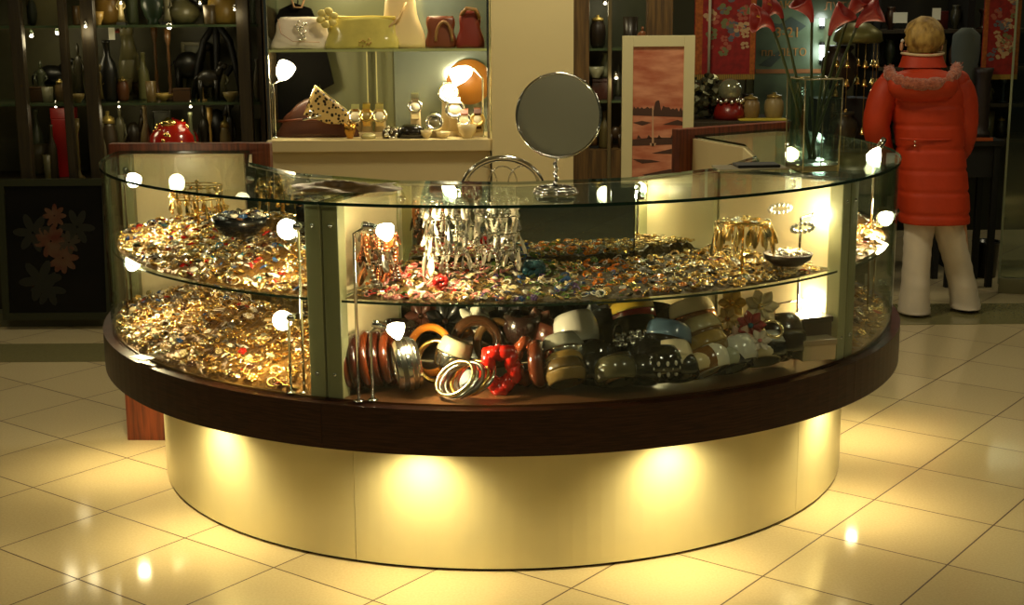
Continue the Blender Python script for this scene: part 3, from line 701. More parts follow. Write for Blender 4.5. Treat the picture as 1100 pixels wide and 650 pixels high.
hang(c5, 0.086, 0.138, 22, ['leaf', 'beads'], 0.045, 0.016, [GOLD, BRASS, PALEGOLD], 'gold earring on the upper ring of the stand on the left shelf', 'gold earrings, upper ring, left shelf', 41)
hang(c5, 0.086, 0.098, 20, ['drop', 'beads'], 0.05, 0.016, [GOLD, BRASS], 'gold earring on the lower ring of the stand on the left shelf', 'gold earrings, lower ring, left shelf', 42)
for i in range(14):
    a = i*2.4; r = 0.012+0.0045*i
    q = bpy.data.objects.new('brooch', pmesh('brooch', ['pale gold', 'silver', 'gold'][i % 3])); COL.objects.link(q); q.scale = (.013,)*3
    q.location = c4 + Vector((r*cos(a), r*sin(a), 0.166)); tag(q, 'small metal flower brooch lying on top of the gold stand', 'brooch', 'brooches on the gold stand')
mb = MB(); mb.lathe([(0, 0.1615), (0.073, 0.1615), (0.073, 0.164), (0, 0.164)], 28, M=T(c4)); mb.build('top_disc', GOLD, [o for o in bpy.data.objects if o.name.startswith('earring_stand') and (o.location-c4).length < 1e-4][0])
# black bowl on the left shelf, dark basket at the right
def bowl(label, c, r, h, m, name='bowl', fill=None):
    mb = MB(); mb.lathe([(0, 0), (r*0.6, 0), (r*0.92, h*0.5), (r, h), (r*0.95, h), (r*0.85, h*0.5), (r*0.55, h*0.12), (0, h*0.1)], 32, M=T(c))
    o = mb.build(name, m); return tag(o, label, 'bowl')
cb = atY(258, 252, 4.47); bowl('black lacquer bowl of jewellery on the left shelf', cb, 0.088, 0.058, BLACK)
for i in range(24):
    a = i*2.4; r = 0.012*math.sqrt(i)*1.25
    k = KINDS[i % 9][0]; colr = ['silver', 'dark silver', 'brown', 'pearl white', 'blue', 'copper'][i % 6]
    q = bpy.data.objects.new(k, pmesh(k, colr)); COL.objects.link(q); q.scale = (.017,)*3; q.rotation_euler = (.5*sin(i), .5*cos(i*2), i)
    q.location = cb + Vector((r*cos(a), r*sin(a), 0.058+0.008*(1-i/24))); nm = PLAIN.get(k, k)
    tag(q, '%s %s in the black bowl on the left shelf' % (colr, nm), k.replace('_', ' ').split()[-1], '%s %ss in the black bowl' % (colr, nm))
cb2 = atz(846, 284, ZS+0.03); bowl('dark oval bowl on the right of the middle shelf', cb2, 0.075, 0.035, mat('dark_basket', rgb(50, 34, 20), 0.5), 'bowl')
for i in range(14):
    a = i*2.4; r = 0.014*math.sqrt(i)
    q = bpy.data.objects.new('bead_bracelet', pmesh('bead_bracelet', ['silver', 'dark silver', 'pale gold'][i % 3])); COL.objects.link(q); q.scale = (.016,)*3; q.rotation_euler = (.4*sin(i), .4*cos(i*2), i)
    q.location = cb2 + Vector((r*cos(a), r*sin(a), 0.034)); tag(q, 'little bead bracelet in the dark oval bowl', 'bracelet', 'bracelets in the dark bowl')
# crystal bead rings added for lamp reflections in the glass by the right end board
for i, (x, y, lab) in enumerate(((838, 224, 'upper'), (862, 245, 'lower'))):
    c = atY(x, y, 4.33 - 0.12*i); mb = MB()
    for q in range(14):
        a = 2*pi*q/14; mb.ball(c + Vector((0.036*cos(a), 0.02*cos(a), 0.012*sin(a))), 0.007, 6, 5)
    tag(mb.build('reflection_beads', mat('crystal', rgb(250, 245, 230), 0.1, 0.2, coat=1)), 'crystal bead ring added for a lamp reflection at the right divider, %s one' % lab, 'bracelet')
# turquoise puff on the middle shelf
crumple('dark turquoise fabric scrunchie on the middle shelf by the earring stands', 573, 288, 4.16, 24, 16, (26, 74, 84), 9)
crumple('small red scrunchie at the left of the middle shelf', 474, 302, 4.0, 16, 10, (150, 20, 18), 11)

# ------------------------------------------------------------------ things on the counter top
ZTT = ZT + 0.009
bm_ = atz(597, 208, ZTT)
t = thing('vanity_mirror', 'round make-up mirror on a twisted chrome stem on the glass top', 'mirror', bm_)
mc = atY(600, 124, bm_.y); mr = 45*bm_.y/F
mb = MB(); 
for z, r, rr in ((0.004, 0.062, 0.004), (0.011, 0.058, 0.004), (0.018, 0.050, 0.0035)): mb.torus(r, rr, 36, 8, M=T(bm_ + Vector((0, 0, z))))
mb.lathe([(0, 0.0), (0.05, 0.0), (0.05, 0.006), (0.02, 0.012), (0, 0.014)], 28, M=T(bm_)); mb.build('mirror_foot', CHROME, t)
mb = MB(); mb.tube([bm_ + Vector((0.003*sin(i*1.6), 0.003*cos(i*1.6), 0.01 + i*(mc.z-mr-bm_.z-0.008)/14)) for i in range(15)], [0.005+0.0012*(i % 2) for i in range(15)], 8); mb.build('mirror_stem', CHROME, t)
fc = Vector((-0.04, -1, 0.22)).normalized(); Mm = T(mc) @ zrot(fc)
mb = MB(); mb.ring([(mr, -0.005), (mr+0.003, -0.002), (mr+0.003, 0.003), (mr, 0.006), (mr-0.004, 0.004), (mr-0.004, -0.004)], 64, M=Mm); mb.build('mirror_rim', CHROME, t)
mb = MB(); mb.lathe([(0, -0.004), (mr-0.002, -0.004), (mr-0.002, 0.003), (0, 0.003)], 64, M=Mm, smooth=False); mb.build('mirror_glass', mat('tilted_mirror_glass', (0.36, 0.35, 0.25, 1), 0.25, 0.45), t)
for a in (0.9, 2.0, 3.5, 4.3): mb = MB(); mb.ball(Mm @ Vector((mr*cos(a), mr*sin(a), 0.004)), 0.005, 8, 6); mb.build('mirror_clip', CHROME, t)
# stool with a chrome hoop back in the operator's space
sc = Vector((atY(540, 190, 5.35).x, 5.35, 0))
t = thing('chrome_stool', 'chrome-backed stool inside the ring counter, its hoop showing above the glass', 'stool', sc)
hw = 43*5.35/F; ztop = atY(540, 170, 5.35).z; zlow = 0.80
hoop = [sc + Vector((-hw*1.0, 0, zlow))] + [sc + Vector((-hw*cos(a), 0, ztop-0.125 + 0.125*sin(a))) for a in [pi*k/20 for k in range(21)]] + [sc + Vector((hw, 0, zlow))]
mb = MB(); mb.tube(hoop, 0.012, 12); mb.build('hoop_back', CHROME, t)
mb = MB()
for dx in (-0.075, 0.0, 0.075): mb.tube([sc + Vector((dx + 0.055*cos(a), 0.0, ztop-0.10+0.07*sin(a))) for a in [pi*k/10 for k in range(11)]], 0.003, 6)
mb.build('back_wire', CHROME, t)
mb = MB(); mb.lathe([(0, 0.70), (0.19, 0.70), (0.20, 0.73), (0.19, 0.76), (0.0, 0.775)], 32, M=T(sc + Vector((0, -0.16, 0)))); mb.build('seat', BLACKM, t)
mb = MB(); mb.tube([sc + Vector((0, -0.16, 0.03)), sc + Vector((0, -0.16, 0.70))], 0.025, 14); mb.build('pillar', CHROME, t)
mb = MB(); mb.lathe([(0, 0), (0.2, 0), (0.2, 0.012), (0.04, 0.035), (0, 0.035)], 32, M=T(sc + Vector((0, -0.16, 0)))); mb.build('stool_base', CHROME, t)
for s in (-1, 1):
    mb = MB(); mb.tube([sc + Vector((s*hw, 0, zlow)), sc + Vector((s*hw*0.9, -0.10, 0.715))], 0.011, 10); mb.build('back_support', CHROME, t)
# vase of callas
vb = atz(872, 183, ZTT)
t = thing('glass_vase', 'tall clear square glass vase holding red callas on the counter top', 'vase', vb)
vw = 0.064; vh = atY(872, 84, vb.y).z - vb.z
mb = MB()
def sq(w, z, n=6):
    pts = []
    for q in range(4):
        a = q*pi/2+pi/4+0.25; b_ = a+pi/2
        p, r_ = Vector((w*1.414*cos(a), w*1.414*sin(a), z)), Vector((w*1.414*cos(b_), w*1.414*sin(b_), z))
        pts += [p.lerp(r_, i/n) for i in range(n)]
    return pts
secs = [sq(vw*0.98, 0.0), sq(vw, vh*0.5), sq(vw*1.04, vh), sq(vw*0.94, vh), sq(vw*0.90, vh*0.5), sq(vw*0.86, 0.03)]
mb.loft([[v+vb for v in s_] for s_ in secs], smooth=False); mb.build('vase_body', VGLASS, t)
mb = MB(); mb.tube([v+vb for v in sq(vw*0.99, vh)], 0.0028, 6, closed=True); mb.build('vase_rim', VEDGE, t)
for c0, c1 in zip(sq(vw*0.96, 0.0)[::6], sq(vw*1.01, vh)[::6]): mb = MB(); mb.tube([c0+vb, c1+vb], 0.0022, 6); mb.build('vase_corner', VEDGE, t)
mb = MB(); mb.loft([[v+vb for v in s_] for s_ in (sq(vw*.94, .002), sq(vw*.95, .022))], smooth=False); mb.build('thick_bottom', VEDGE, t)
CALLA = mat('calla_red', rgb(176, 48, 42), 0.45, col2=rgb(150, 34, 32), nscale=12); STEM = mat('calla_stem', rgb(64, 74, 30), 0.5)
callas = [((828, 22), (800, 42), (868, 170), 40, 'leftmost calla, its red trumpet pointing left over the tapestry'), ((838, 8), (812, 26), (872, 172), 36, 'calla behind the leftmost one, leaning left'),
          ((872, 12), (850, 6), (878, 172), 32, 'calla standing nearly upright in the middle of the bunch'), ((893, 26), (906, 22), (874, 172), 34, 'calla leaning right, in the middle of the right-hand three'),
          ((913, 12), (922, 8), (868, 170), 34, 'calla leaning right, highest of the right-hand three'), ((924, 18), (944, 22), (866, 172), 38, 'rightmost calla of the bunch, its trumpet opening right')]
for i, ((hx, hy), (tx, ty), (bx, by), w, lab) in enumerate(callas):
    yy = vb.y + [-.03, .03, .0, -.02, .03, -.01][i]
    hd = atY(hx, hy, yy); tip = atY(tx, ty, yy-0.02); bt = atY(bx, by, vb.y); bt.z = max(bt.z, vb.z+0.035)
    bt.x = vb.x + (bt.x-vb.x)*0.6; bt.y = vb.y + (yy-vb.y)*0.3
    neck = hd + (bt-hd).normalized()*0.035
    fl = thing('calla_flower', 'red '+lab, 'flower', bt, 'red callas in the vase')
    mid = bt.lerp(neck, 0.55) + Vector(((0.012 if hx < 872 else -0.012), 0, 0))
    pts = [((1-u)**2)*bt + 2*u*(1-u)*mid + u*u*neck for u in [k/12 for k in range(13)]]
    mb = MB(); mb.tube(pts, 0.0045, 8); mb.build('flower_stem', STEM, fl)
    d = (hd-neck).normalized(); d2 = (tip-hd).normalized(); L = w*0.70*vb.y/F; w = w*0.8
    mb = MB(); secs = []
    for k in range(9):
        u = k/8; ctr = neck + d*L*u*0.9 + d2*L*0.55*u*u; dd = (d*(1-u*0.7) + d2*u*0.9).normalized(); rr = 0.006 + 0.040*u**1.7*(w/36)
        e1 = dd.cross(Vector((0, 1, 0.2))).normalized(); e2 = dd.cross(e1)
        secs.append([ctr + e1*rr*cos(2*pi*q/16) + e2*rr*sin(2*pi*q/16) + (d2*0.020*u**3*max(0, cos(2*pi*q/16 - (pi if e1.dot(d2) < 0 else 0)))) for q in range(16)])
    secs2 = [[p.lerp(sum(s_, Vector())/16, 0.09) for p in s_] for s_ in reversed(secs[1:])]
    mb.loft(secs+secs2, cap=False); mb.build('trumpet', CALLA, fl)
    mb = MB(); ctr = neck + d*L*0.4; mb.tube([ctr, ctr + (d*0.6+d2*0.6).normalized()*L*0.6], [0.004, 0.003], 6); mb.build('spadix', colmat((226, 170, 50), .6), fl)
# leather tray beside the vase and a black bag seen under the glass
tb = atz(806, 181, ZTT)
tr = thing('leather_tray', 'shallow dark tray with a grey rim on the counter top left of the vase', 'tray', tb)
mb = MB(); mb.box(tb + Vector((0, 0, 0.003)), (0.23, 0.12, 0.006), 0.08, 0, 0.002); mb.build('tray_base', mat('tray_grey', rgb(126, 116, 86), .5), tr)
mb = MB(); mb.box(tb + Vector((0.02, 0.005, 0.011)), (0.14, 0.085, 0.010), 0.08, 0, 0.004); mb.build('tray_pad', BLACKM, tr)
# folded gold scarf lying on the counter top by the left divider
sb = atz(372, 203, ZTT); rg = random.Random(4); mb = MB()
vs = []; fs = []; nx, ny = 24, 12
for i in range(nx+1):
    for j in range(ny+1):
        u, v = i/nx, j/ny; h = 0.004+0.016*(0.5+0.5*sin(9*u+5*v))*sin(pi*u)**.5*sin(pi*v)**.5+0.006*rg.random()*sin(pi*u)*sin(pi*v)
        vs.append(sb + Vector((-0.15+0.30*u + 0.02*sin(6*v), -0.10+0.2*v+0.015*sin(7*u), h)))
for i in range(nx):
    for j in range(ny): k = i*(ny+1)+j; fs.append((k, k+ny+1, k+ny+2, k+1))
mb.add(vs, fs, 0, True); so = mb.build('folded_scarf', mat('lurex_scarf', rgb(120, 92, 48), 0.35, 0.5, noise=0.6, nscale=30)); tag(so, 'crumpled brown and gold scarf lying on the glass top by the left divider', 'scarf')

# ================================================================== the shop behind
def MBox(name, m, parent, c, d, rz=0, bev=0.0):
    mb = MB(); mb.box(c, d, rz, 0, bev); return mb.build(name, m, parent)
def slab_px(name, m, parent, x0, x1, y0, y1, Y, depth, bev=0.0):       # a box whose front face covers a rectangle seen at depth Y
    A = atY(x0, y1, Y); B_ = atY(x1, y0, Y)
    return MBox(name, m, parent, Vector(((A.x+B_.x)/2, Y+depth/2, (A.z+B_.z)/2)), (B_.x-A.x, depth, B_.z-A.z), 0, bev)
SHELFG = mat('shop_shelf_glass', rgb(70, 84, 58), 0.1, 0, spec=0.6)
# ---- left curio cabinet
YL = 7.40
xl0, xl1 = -3.35, atY(283, 100, YL).x
cab = thing('curio_cabinet', 'tall dark wooden curio cabinet with glass shelves at the left', 'cabinet', ((xl0+xl1)/2, YL+0.25, 0))
zl = [atY(150, 27, YL).z, atY(150, 111, YL).z, atY(60, 196, YL).z]
MBox('cabinet_base', DARKWOOD, cab, ((xl0+xl1)/2, YL+0.27, (0.07+zl[2])/2), (xl1-xl0, 0.5, zl[2]-0.07))
MBox('base_plinth', mat('plinth_grey', rgb(92, 92, 66), .5), cab, ((xl0+xl1)/2, YL+0.2, 0.035), (xl1-xl0, 0.60, 0.07))
MBox('back_panel', mat('cabinet_back', rgb(96, 92, 60), 0.5, noise=0.4, nscale=3), cab, ((xl0+xl1)/2, YL+0.54, 1.4), (xl1-xl0, 0.02, 1.5))
for z in zl[:2]: MBox('glass_shelf', SHELFG, cab, ((xl0+xl1)/2, YL+0.26, z-0.006), (xl1-xl0-0.02, 0.48, 0.012))
for x0, x1 in ((17, 30), (69, 77), (93, 107), (258, 271)):
    a, b = atY(x0, 100, YL).x, atY(x1, 100, YL).x
    MBox('post', DARKWOOD, cab, ((a+b)/2, YL+0.0, (zl[2]+2.2)/2), (b-a, 0.05, 2.2-zl[2]), 0, 0.004)
MBox('side_panel', DARKWOOD, cab, (xl1-0.012, YL+0.27, 1.15), (0.024, 0.5, 2.1))
MBox('cabinet_top', DARKWOOD, cab, ((xl0+xl1)/2, YL+0.25, 2.17), (xl1-xl0, 0.56, 0.06))
# objects on its shelves
def vaseprof(kind, w, h):
    r = w/2
    P = {'vase': [(0, 0), (.5, 0), (.75, .08), (1, .35), (.85, .6), (.4, .8), (.36, .9), (.55, 1), (.48, 1), (.28, .9), (0, .85)],
         'bottle': [(0, 0), (.9, 0), (1, .05), (1, .5), (.85, .62), (.36, .75), (.34, .95), (.42, .96), (.42, 1), (0, 1)],
         'jar': [(0, 0), (.7, 0), (.9, .1), (1, .4), (.92, .68), (.7, .78), (.74, .82), (0, .82)],
         'cup': [(0, 0), (.8, 0), (.86, .05), (1, 1), (.9, 1), (.76, .1), (0, .08)],
         'bowl': [(0, 0), (.45, 0), (.5, .1), (.85, .5), (1, 1), (.94, 1), (.78, .5), (.4, .18), (0, .15)],
         'candlestick': [(0, 0), (1, 0), (1, .04), (.4, .1), (.2, .2), (.36, .3), (.2, .42), (.3, .6), (.2, .75), (.55, .85), (.6, 1), (0, 1)],
         'urn': [(0, 0), (.55, 0), (.4, .1), (.7, .2), (1, .5), (.95, .75), (.6, .88), (.8, .95), (.7, 1), (0, 1)]}[kind]
    return [(a*r, b*h) for a, b in P]
def curio(kind, px, py, w, h, Y, col, label, cat, name=None, metal=0.0, rough=0.35, group=None, z=None, tilt=0):
    k = Y/F; W, Hh = w*k, h*k; b = atY(px, py, Y)
    if z is not None: b.z = z
    m = col if not isinstance(col, tuple) else mat('curio_%d_%d_%d_%d' % (*col, int(metal*10)), rgb(*col), rough, metal)
    light2 = mat('curio_trim', rgb(150, 130, 70), 0.3, 0.6)
    M = T(b)
    if kind in ('vase', 'bottle', 'cup', 'bowl', 'candlestick', 'urn'):
        mb = MB(); mb.lathe(vaseprof(kind, W, Hh), 24, M=M); o = mb.build(name or kind, m); return tag(o, label, cat, group)
    t = thing(name or kind, label, cat, b, group)
    if kind == 'jar':
        mb = MB(); mb.lathe(vaseprof('jar', W, Hh), 24, M=M); mb.build('jar_body', m, t)
        mb = MB(); mb.lathe([(0, .82*Hh), (W*.4, .82*Hh), (W*.34, .9*Hh), (W*.1, .94*Hh), (W*.1, Hh), (0, Hh)], 20, M=M); mb.build('lid', light2, t)
    elif kind == 'figurine':
        mb = MB(); mb.box(b + Vector((0, 0, .04*Hh)), (W*.8, W*.6, .08*Hh)); mb.build('pedestal', BLACKM, t)
        mb = MB(); mb.lathe([(0, .08*Hh), (W*.36, .08*Hh), (W*.26, .3*Hh), (W*.22, .5*Hh), (W*.30, .68*Hh), (W*.24, .76*Hh), (W*.08, .8*Hh), (0, .81*Hh)], 16, M=M, sy=.7)
        mb.ball(b + Vector((0, 0, .89*Hh)), (W*.14, W*.14, .11*Hh), 12, 8)
        for s in (-1, 1): mb.tube([b + Vector((s*W*.27, 0, .70*Hh)), b + Vector((s*W*.42, -W*.08, .55*Hh)), b + Vector((s*W*.22, -W*.25, .46*Hh))], [W*.08, W*.07, W*.05], 8)
        mb.build('figure', m, t)
    elif kind == 'animal':
        mb = MB(); L = W*.5
        mb.ball(b + Vector((0, 0, .58*Hh)), (W*.36, W*.2, Hh*.24), 14, 10)
        for dx in (-.24, .22):
            for dy in (-.1, .1): mb.tube([b + Vector((dx*W, dy*W, .55*Hh)), b + Vector((dx*W*1.05, dy*W, .25*Hh)), b + Vector((dx*W, dy*W, 0))], [W*.09, W*.06, W*.05], 8)
        mb.tube([b + Vector((.24*W, 0, .66*Hh)), b + Vector((.36*W, 0, .86*Hh)), b + Vector((.40*W, 0, .92*Hh))], [W*.14, W*.1, W*.08], 8)
        mb.ball(b + Vector((.44*W, 0, .90*Hh)), (W*.14, W*.08, Hh*.09), 10, 8); mb.build('animal_body', m, t)
        mb = MB()
        for s in (-1, 1): mb.ball(b + Vector((.36*W, s*.08*W, .97*Hh)), (W*.05, W*.02, Hh*.06), 8, 6)
        mb.build('ear', m, t)
        mb = MB(); mb.tube([b + Vector((-.34*W, 0, .66*Hh)), b + Vector((-.45*W, 0, .55*Hh)), b + Vector((-.46*W, 0, .34*Hh))], [W*.03, W*.025, W*.01], 6); mb.build('tail', m, t)
    elif kind == 'box':
        mb = MB(); mb.box(b + Vector((0, 0, .42*Hh)), (W, W*.6, .84*Hh), 0.1, 0, .004); mb.build('box_body', m, t)
        mb = MB(); mb.box(b + Vector((0, 0, .92*Hh)), (W*1.03, W*.63, .16*Hh), 0.1, 0, .004); mb.build('lid', m, t)
    elif kind == 'book':
        mb = MB(); mb.box(b + Vector((0, .01, .5*Hh)), (W*.96, .03, .96*Hh)); mb.build('pages', mat('paper', rgb(190, 176, 130), .8), t)
        mb = MB(); mb.box(b + Vector((0, -.008, .5*Hh)), (W, .004, Hh)); mb.box(b + Vector((0, .028, .5*Hh)), (W, .004, Hh)); mb.box(b + Vector((-W/2, .01, .5*Hh)), (.004, .04, Hh)); mb.build('cover', m, t)
    elif kind == 'frame':
        fw = W*.13
        mb = MB()
        for cx_, w_ in ((-W/2+fw/2, fw), (W/2-fw/2, fw)): mb.box(b + Vector((cx_, 0, Hh/2)), (w_, .02, Hh), 0, 0, .003)
        for cz_ in (fw/2, Hh-fw/2): mb.box(b + Vector((0, 0, cz_)), (W-2*fw, .02, fw), 0, 0, .003)
        mb.build('frame_border', m, t)
        mb = MB(); mb.box(b + Vector((0, .006, Hh/2)), (W-2*fw, .004, Hh-2*fw)); mb.build('picture', mat('grey_print', rgb(120, 120, 92), .4, noise=.6, nscale=14), t)
    elif kind == 'plate':
        mb = MB(); mb.lathe([(0, 0), (W*.3, .004), (W*.5, .02), (W*.5, .026), (W*.3, .012), (0, .008)], 32, M=T(b + Vector((0, .02, Hh*.5))) @ zrot((0, -1, .25))); mb.build('plate', m, t)
        mb = MB(); mb.tube([b + Vector((-W*.2, .0, 0)), b + Vector((-W*.2, .05, .02)), b + Vector((-W*.1, .09, Hh*.5))], .004, 6); mb.tube([b + Vector((W*.2, .0, 0)), b + Vector((W*.2, .05, .02)), b + Vector((W*.1, .09, Hh*.5))], .004, 6); mb.build('plate_stand', BLACKM, t)
    elif kind == 'bird':
        mb = MB(); mb.ball(b + Vector((0, 0, .36*Hh)), (W*.36, W*.3, Hh*.34), 14, 10); mb.tube([b + Vector((0, 0, .5*Hh)), b + Vector((-.02*W, 0, .72*Hh)), b + Vector((-.06*W, 0, .86*Hh))], [W*.3, W*.2, W*.18], 10)
        mb.ball(b + Vector((-.06*W, -.02*W, .88*Hh)), (W*.24, W*.2, Hh*.12), 12, 8); mb.build('bird_body', m, t)
        mb = MB(); mb.lathe([(W*.08, 0), (0, W*.3)], 8, M=T(b + Vector((-.22*W, -.1*W, .87*Hh))) @ zrot((-1, -.6, -.3))); mb.build('beak', colmat((150, 60, 40), .5), t)
        mb = MB()
        for s in (-1, 1): mb.ball(b + Vector((-.06*W+s*.06*W, -.2*W, .91*Hh)), W*.035, 6, 5)
        mb.build('eye', BLACK, t)
        mb = MB(); mb.lathe([(0, 0), (W*.3, 0), (W*.26, .06*Hh), (0, .08*Hh)], 12, M=M); mb.build('bird_base', m, t)
    return t
S1, S2, S3 = zl
q = [
 ('book', 48, 27, 34, 52, (104, 98, 62), 'olive picture book standing on the top shelf at far left', 'book', S1),
 ('vase', 118, 27, 30, 44, (120, 90, 34), 'dull brass horn-shaped vase on the top shelf, right of the first thick post', 'vase', S1),
 ('bottle', 143, 27, 12, 48, (84, 92, 60), 'slim olive glass bottle on the top shelf', 'bottle', S1),
 ('urn', 165, 27, 24, 40, (30, 44, 28), 'dark green urn on the top shelf', 'urn', S1),
 ('vase', 196, 27, 40, 30, (82, 78, 50), 'squat grey-olive vase in the middle of the top shelf', 'vase', S1),
 ('animal', 214, 27, 30, 34, (40, 36, 24), 'dark horse figurine on the top shelf', 'figurine', S1),
 ('jar', 242, 27, 36, 38, (134, 108, 46), 'rounded yellow-brown lidded jar on the top shelf near the right post', 'jar', S1),
 ('figurine', 46, 111, 16, 42, (60, 64, 44), 'grey figurine on the middle shelf between the first two posts', 'figurine', S2),
 ('animal', 58, 111, 46, 44, (18, 17, 13), 'large black animal figure on the middle shelf at the left', 'figurine', S2),
 ('box', 42, 111, 16, 16, (70, 50, 30), 'small brown box before the large black animal figure', 'box', S2),
 ('figurine', 87, 111, 14, 60, (48, 44, 26), 'tall thin dark figurine between the second and third posts', 'figurine', S2),
 ('bird', 142, 111, 34, 82, (118, 112, 74), 'tall pale bird figure on the middle shelf', 'figurine', S2),
 ('bottle', 118, 111, 20, 64, (22, 22, 16), 'black bottle on the middle shelf below the white tag', 'bottle', S2),
 ('bottle', 156, 111, 12, 50, (112, 110, 66), 'pale green bottle between the bird figure and the brown columns', 'bottle', S2),
 ('candlestick', 170, 111, 12, 78, (96, 64, 26), 'left of two tall brown candlesticks on the middle shelf', 'candlestick', S2),
 ('candlestick', 184, 111, 12, 76, (80, 54, 26), 'right of two tall brown candlesticks on the middle shelf', 'candlestick', S2),
 ('frame', 212, 90, 30, 58, (118, 112, 76), 'pale olive picture frame at the back of the middle shelf', 'picture frame', S2),
 ('animal', 205, 111, 44, 60, (26, 24, 17), 'black dragon-like animal figure before the picture frame', 'figurine', S2),
 ('animal', 226, 111, 36, 40, (34, 30, 20), 'dark elephant figure on the middle shelf, right of the dragon-like one', 'figurine', S2),
 ('bowl', 130, 111, 28, 22, (70, 60, 34), 'brown bowl on the front of the middle shelf', 'bowl', S2),
 ('bowl', 152, 111, 22, 18, (96, 76, 40), 'smaller copper bowl on the front of the middle shelf', 'bowl', S2),
 ('bowl', 178, 111, 20, 8, (190, 160, 80), 'shiny brass dish at the front edge of the middle shelf', 'dish', S2),
 ('figurine', 240, 111, 16, 34, (112, 108, 74), 'pale small figurine at the right end of the middle shelf', 'figurine', S2),
 ('bottle', 44, 196, 14, 70, (86, 92, 66), 'greenish glass bottle on the lowest shelf, left of the red box', 'bottle', S3),
 ('bottle', 59, 196, 10, 58, (60, 52, 30), 'thin brown bottle beside the red box', 'bottle', S3),
 ('box', 74, 196, 25, 74, (150, 18, 14), 'tall red box on the lowest shelf behind the second post', 'box', S3),
 ('bowl', 45, 196, 28, 34, (96, 86, 54), 'checkered pot at the bottom left of the curio cabinet', 'pot', S3),
 ('jar', 120, 196, 20, 72, (54, 44, 28), 'brown jar on the lowest shelf right of the thick post', 'jar', S3),
 ('figurine', 133, 196, 16, 80, (96, 92, 66), 'pale grey figurine on the lowest shelf behind the counter', 'figurine', S3),
 ('animal', 147, 196, 26, 68, (52, 42, 26), 'brown animal figure on the lowest shelf left of the red dome', 'figurine', S3),
 ('frame', 176, 180, 22, 66, (78, 76, 50), 'grey-green frame at the back of the lowest shelf', 'picture frame', S3),
 ('figurine', 222, 196, 18, 78, (40, 36, 24), 'dark figurine right of the red lacquered dome', 'figurine', S3),
 ('animal', 236, 196, 34, 84, (18, 17, 14), 'tall black animal figure on the lowest shelf at the right', 'figurine', S3),
 ('figurine', 250, 196, 14, 84, (30, 28, 20), 'black figurine next to the right post of the lowest shelf', 'figurine', S3),
 ('cup', 278, 196, 10, 60, (86, 84, 58), 'grey cup at the right end of the lowest shelf', 'cup', S3)]
yo = 0
for i, (kind, px, py, w, h, c, lab, cat, z) in enumerate(q):
    Y = YL + (0.44 if kind == 'frame' else 0.16 + 0.10*(i % 3))
    curio(kind, px, py, w, h, Y, c, lab, cat, z=z)
more = [
 ('bowl', 105, 27, 14, 14, (150, 120, 60), 'small brass bowl beside the horn-shaped vase on the top shelf', 'bowl', S1), ('figurine', 131, 27, 12, 34, (96, 84, 50), 'khaki figurine right of the horn-shaped vase', 'figurine', S1),
 ('figurine', 180, 27, 13, 36, (110, 104, 76), 'pale figurine right of the dark green urn', 'figurine', S1), ('cup', 226, 27, 14, 20, (74, 60, 34), 'brown cup left of the yellow-brown lidded jar', 'cup', S1),
 ('bottle', 275, 27, 10, 40, (60, 66, 44), 'green bottle at the right end of the top shelf', 'bottle', S1), ('vase', 36, 27, 12, 34, (60, 66, 50), 'grey vase left of the olive picture book', 'vase', S1), ('cup', 84, 27, 12, 20, (98, 76, 40), 'tan cup between the second and third posts on the top shelf', 'cup', S1),
 ('cup', 52, 111, 12, 16, (110, 108, 80), 'pale cup before the grey figurine on the middle shelf', 'cup', S2), ('jar', 66, 111, 12, 24, (84, 66, 36), 'brown jar beside the second post on the middle shelf', 'jar', S2), ('bowl', 84, 111, 14, 9, (150, 130, 74), 'brass dish before the tall thin figurine', 'dish', S2),
 ('figurine', 110, 111, 12, 40, (120, 106, 60), 'tan figurine left of the black bottle', 'figurine', S2), ('jar', 133, 111, 13, 26, (96, 58, 30), 'red-brown jar before the pale bird figure', 'jar', S2), ('cup', 163, 111, 11, 22, (108, 88, 46), 'ochre cup before the left candlestick', 'cup', S2),
 ('box', 196, 111, 18, 14, (74, 50, 28), 'small brown chest before the dragon-like figure', 'box', S2), ('candlestick', 218, 111, 10, 24, (150, 120, 60), 'short brass candlestick before the elephant figure', 'candlestick', S2), ('bowl', 248, 111, 16, 10, (140, 124, 76), 'pale brass dish near the right post of the middle shelf', 'dish', S2), ('vase', 278, 111, 10, 44, (70, 62, 40), 'grey-brown vase at the right end of the middle shelf', 'vase', S2),
 ('cup', 54, 196, 12, 26, (110, 104, 70), 'pale cup behind the checkered pot', 'cup', S3), ('candlestick', 86, 196, 12, 66, (120, 104, 60), 'brass candlestick right of the tall red box', 'candlestick', S3), ('vase', 112, 196, 14, 60, (90, 84, 60), 'grey vase beside the thick post on the lowest shelf', 'vase', S3),
 ('bottle', 160, 196, 12, 78, (96, 80, 46), 'tan bottle left of the red lacquered dome', 'bottle', S3), ('bottle', 208, 196, 12, 72, (88, 92, 66), 'pale green bottle right of the red lacquered dome', 'bottle', S3), ('candlestick', 229, 196, 10, 76, (150, 120, 60), 'brass candlestick before the tall black animal figure', 'candlestick', S3), ('jar', 245, 196, 14, 66, (110, 96, 60), 'tan jar beside the black figurine at the right post', 'jar', S3)]
for i, (kind, px, py, w, h, c, lab, cat, z) in enumerate(more): curio(kind, px, py, w, h, YL + 0.09 + 0.035*(i % 3), c, lab, cat, z=z)
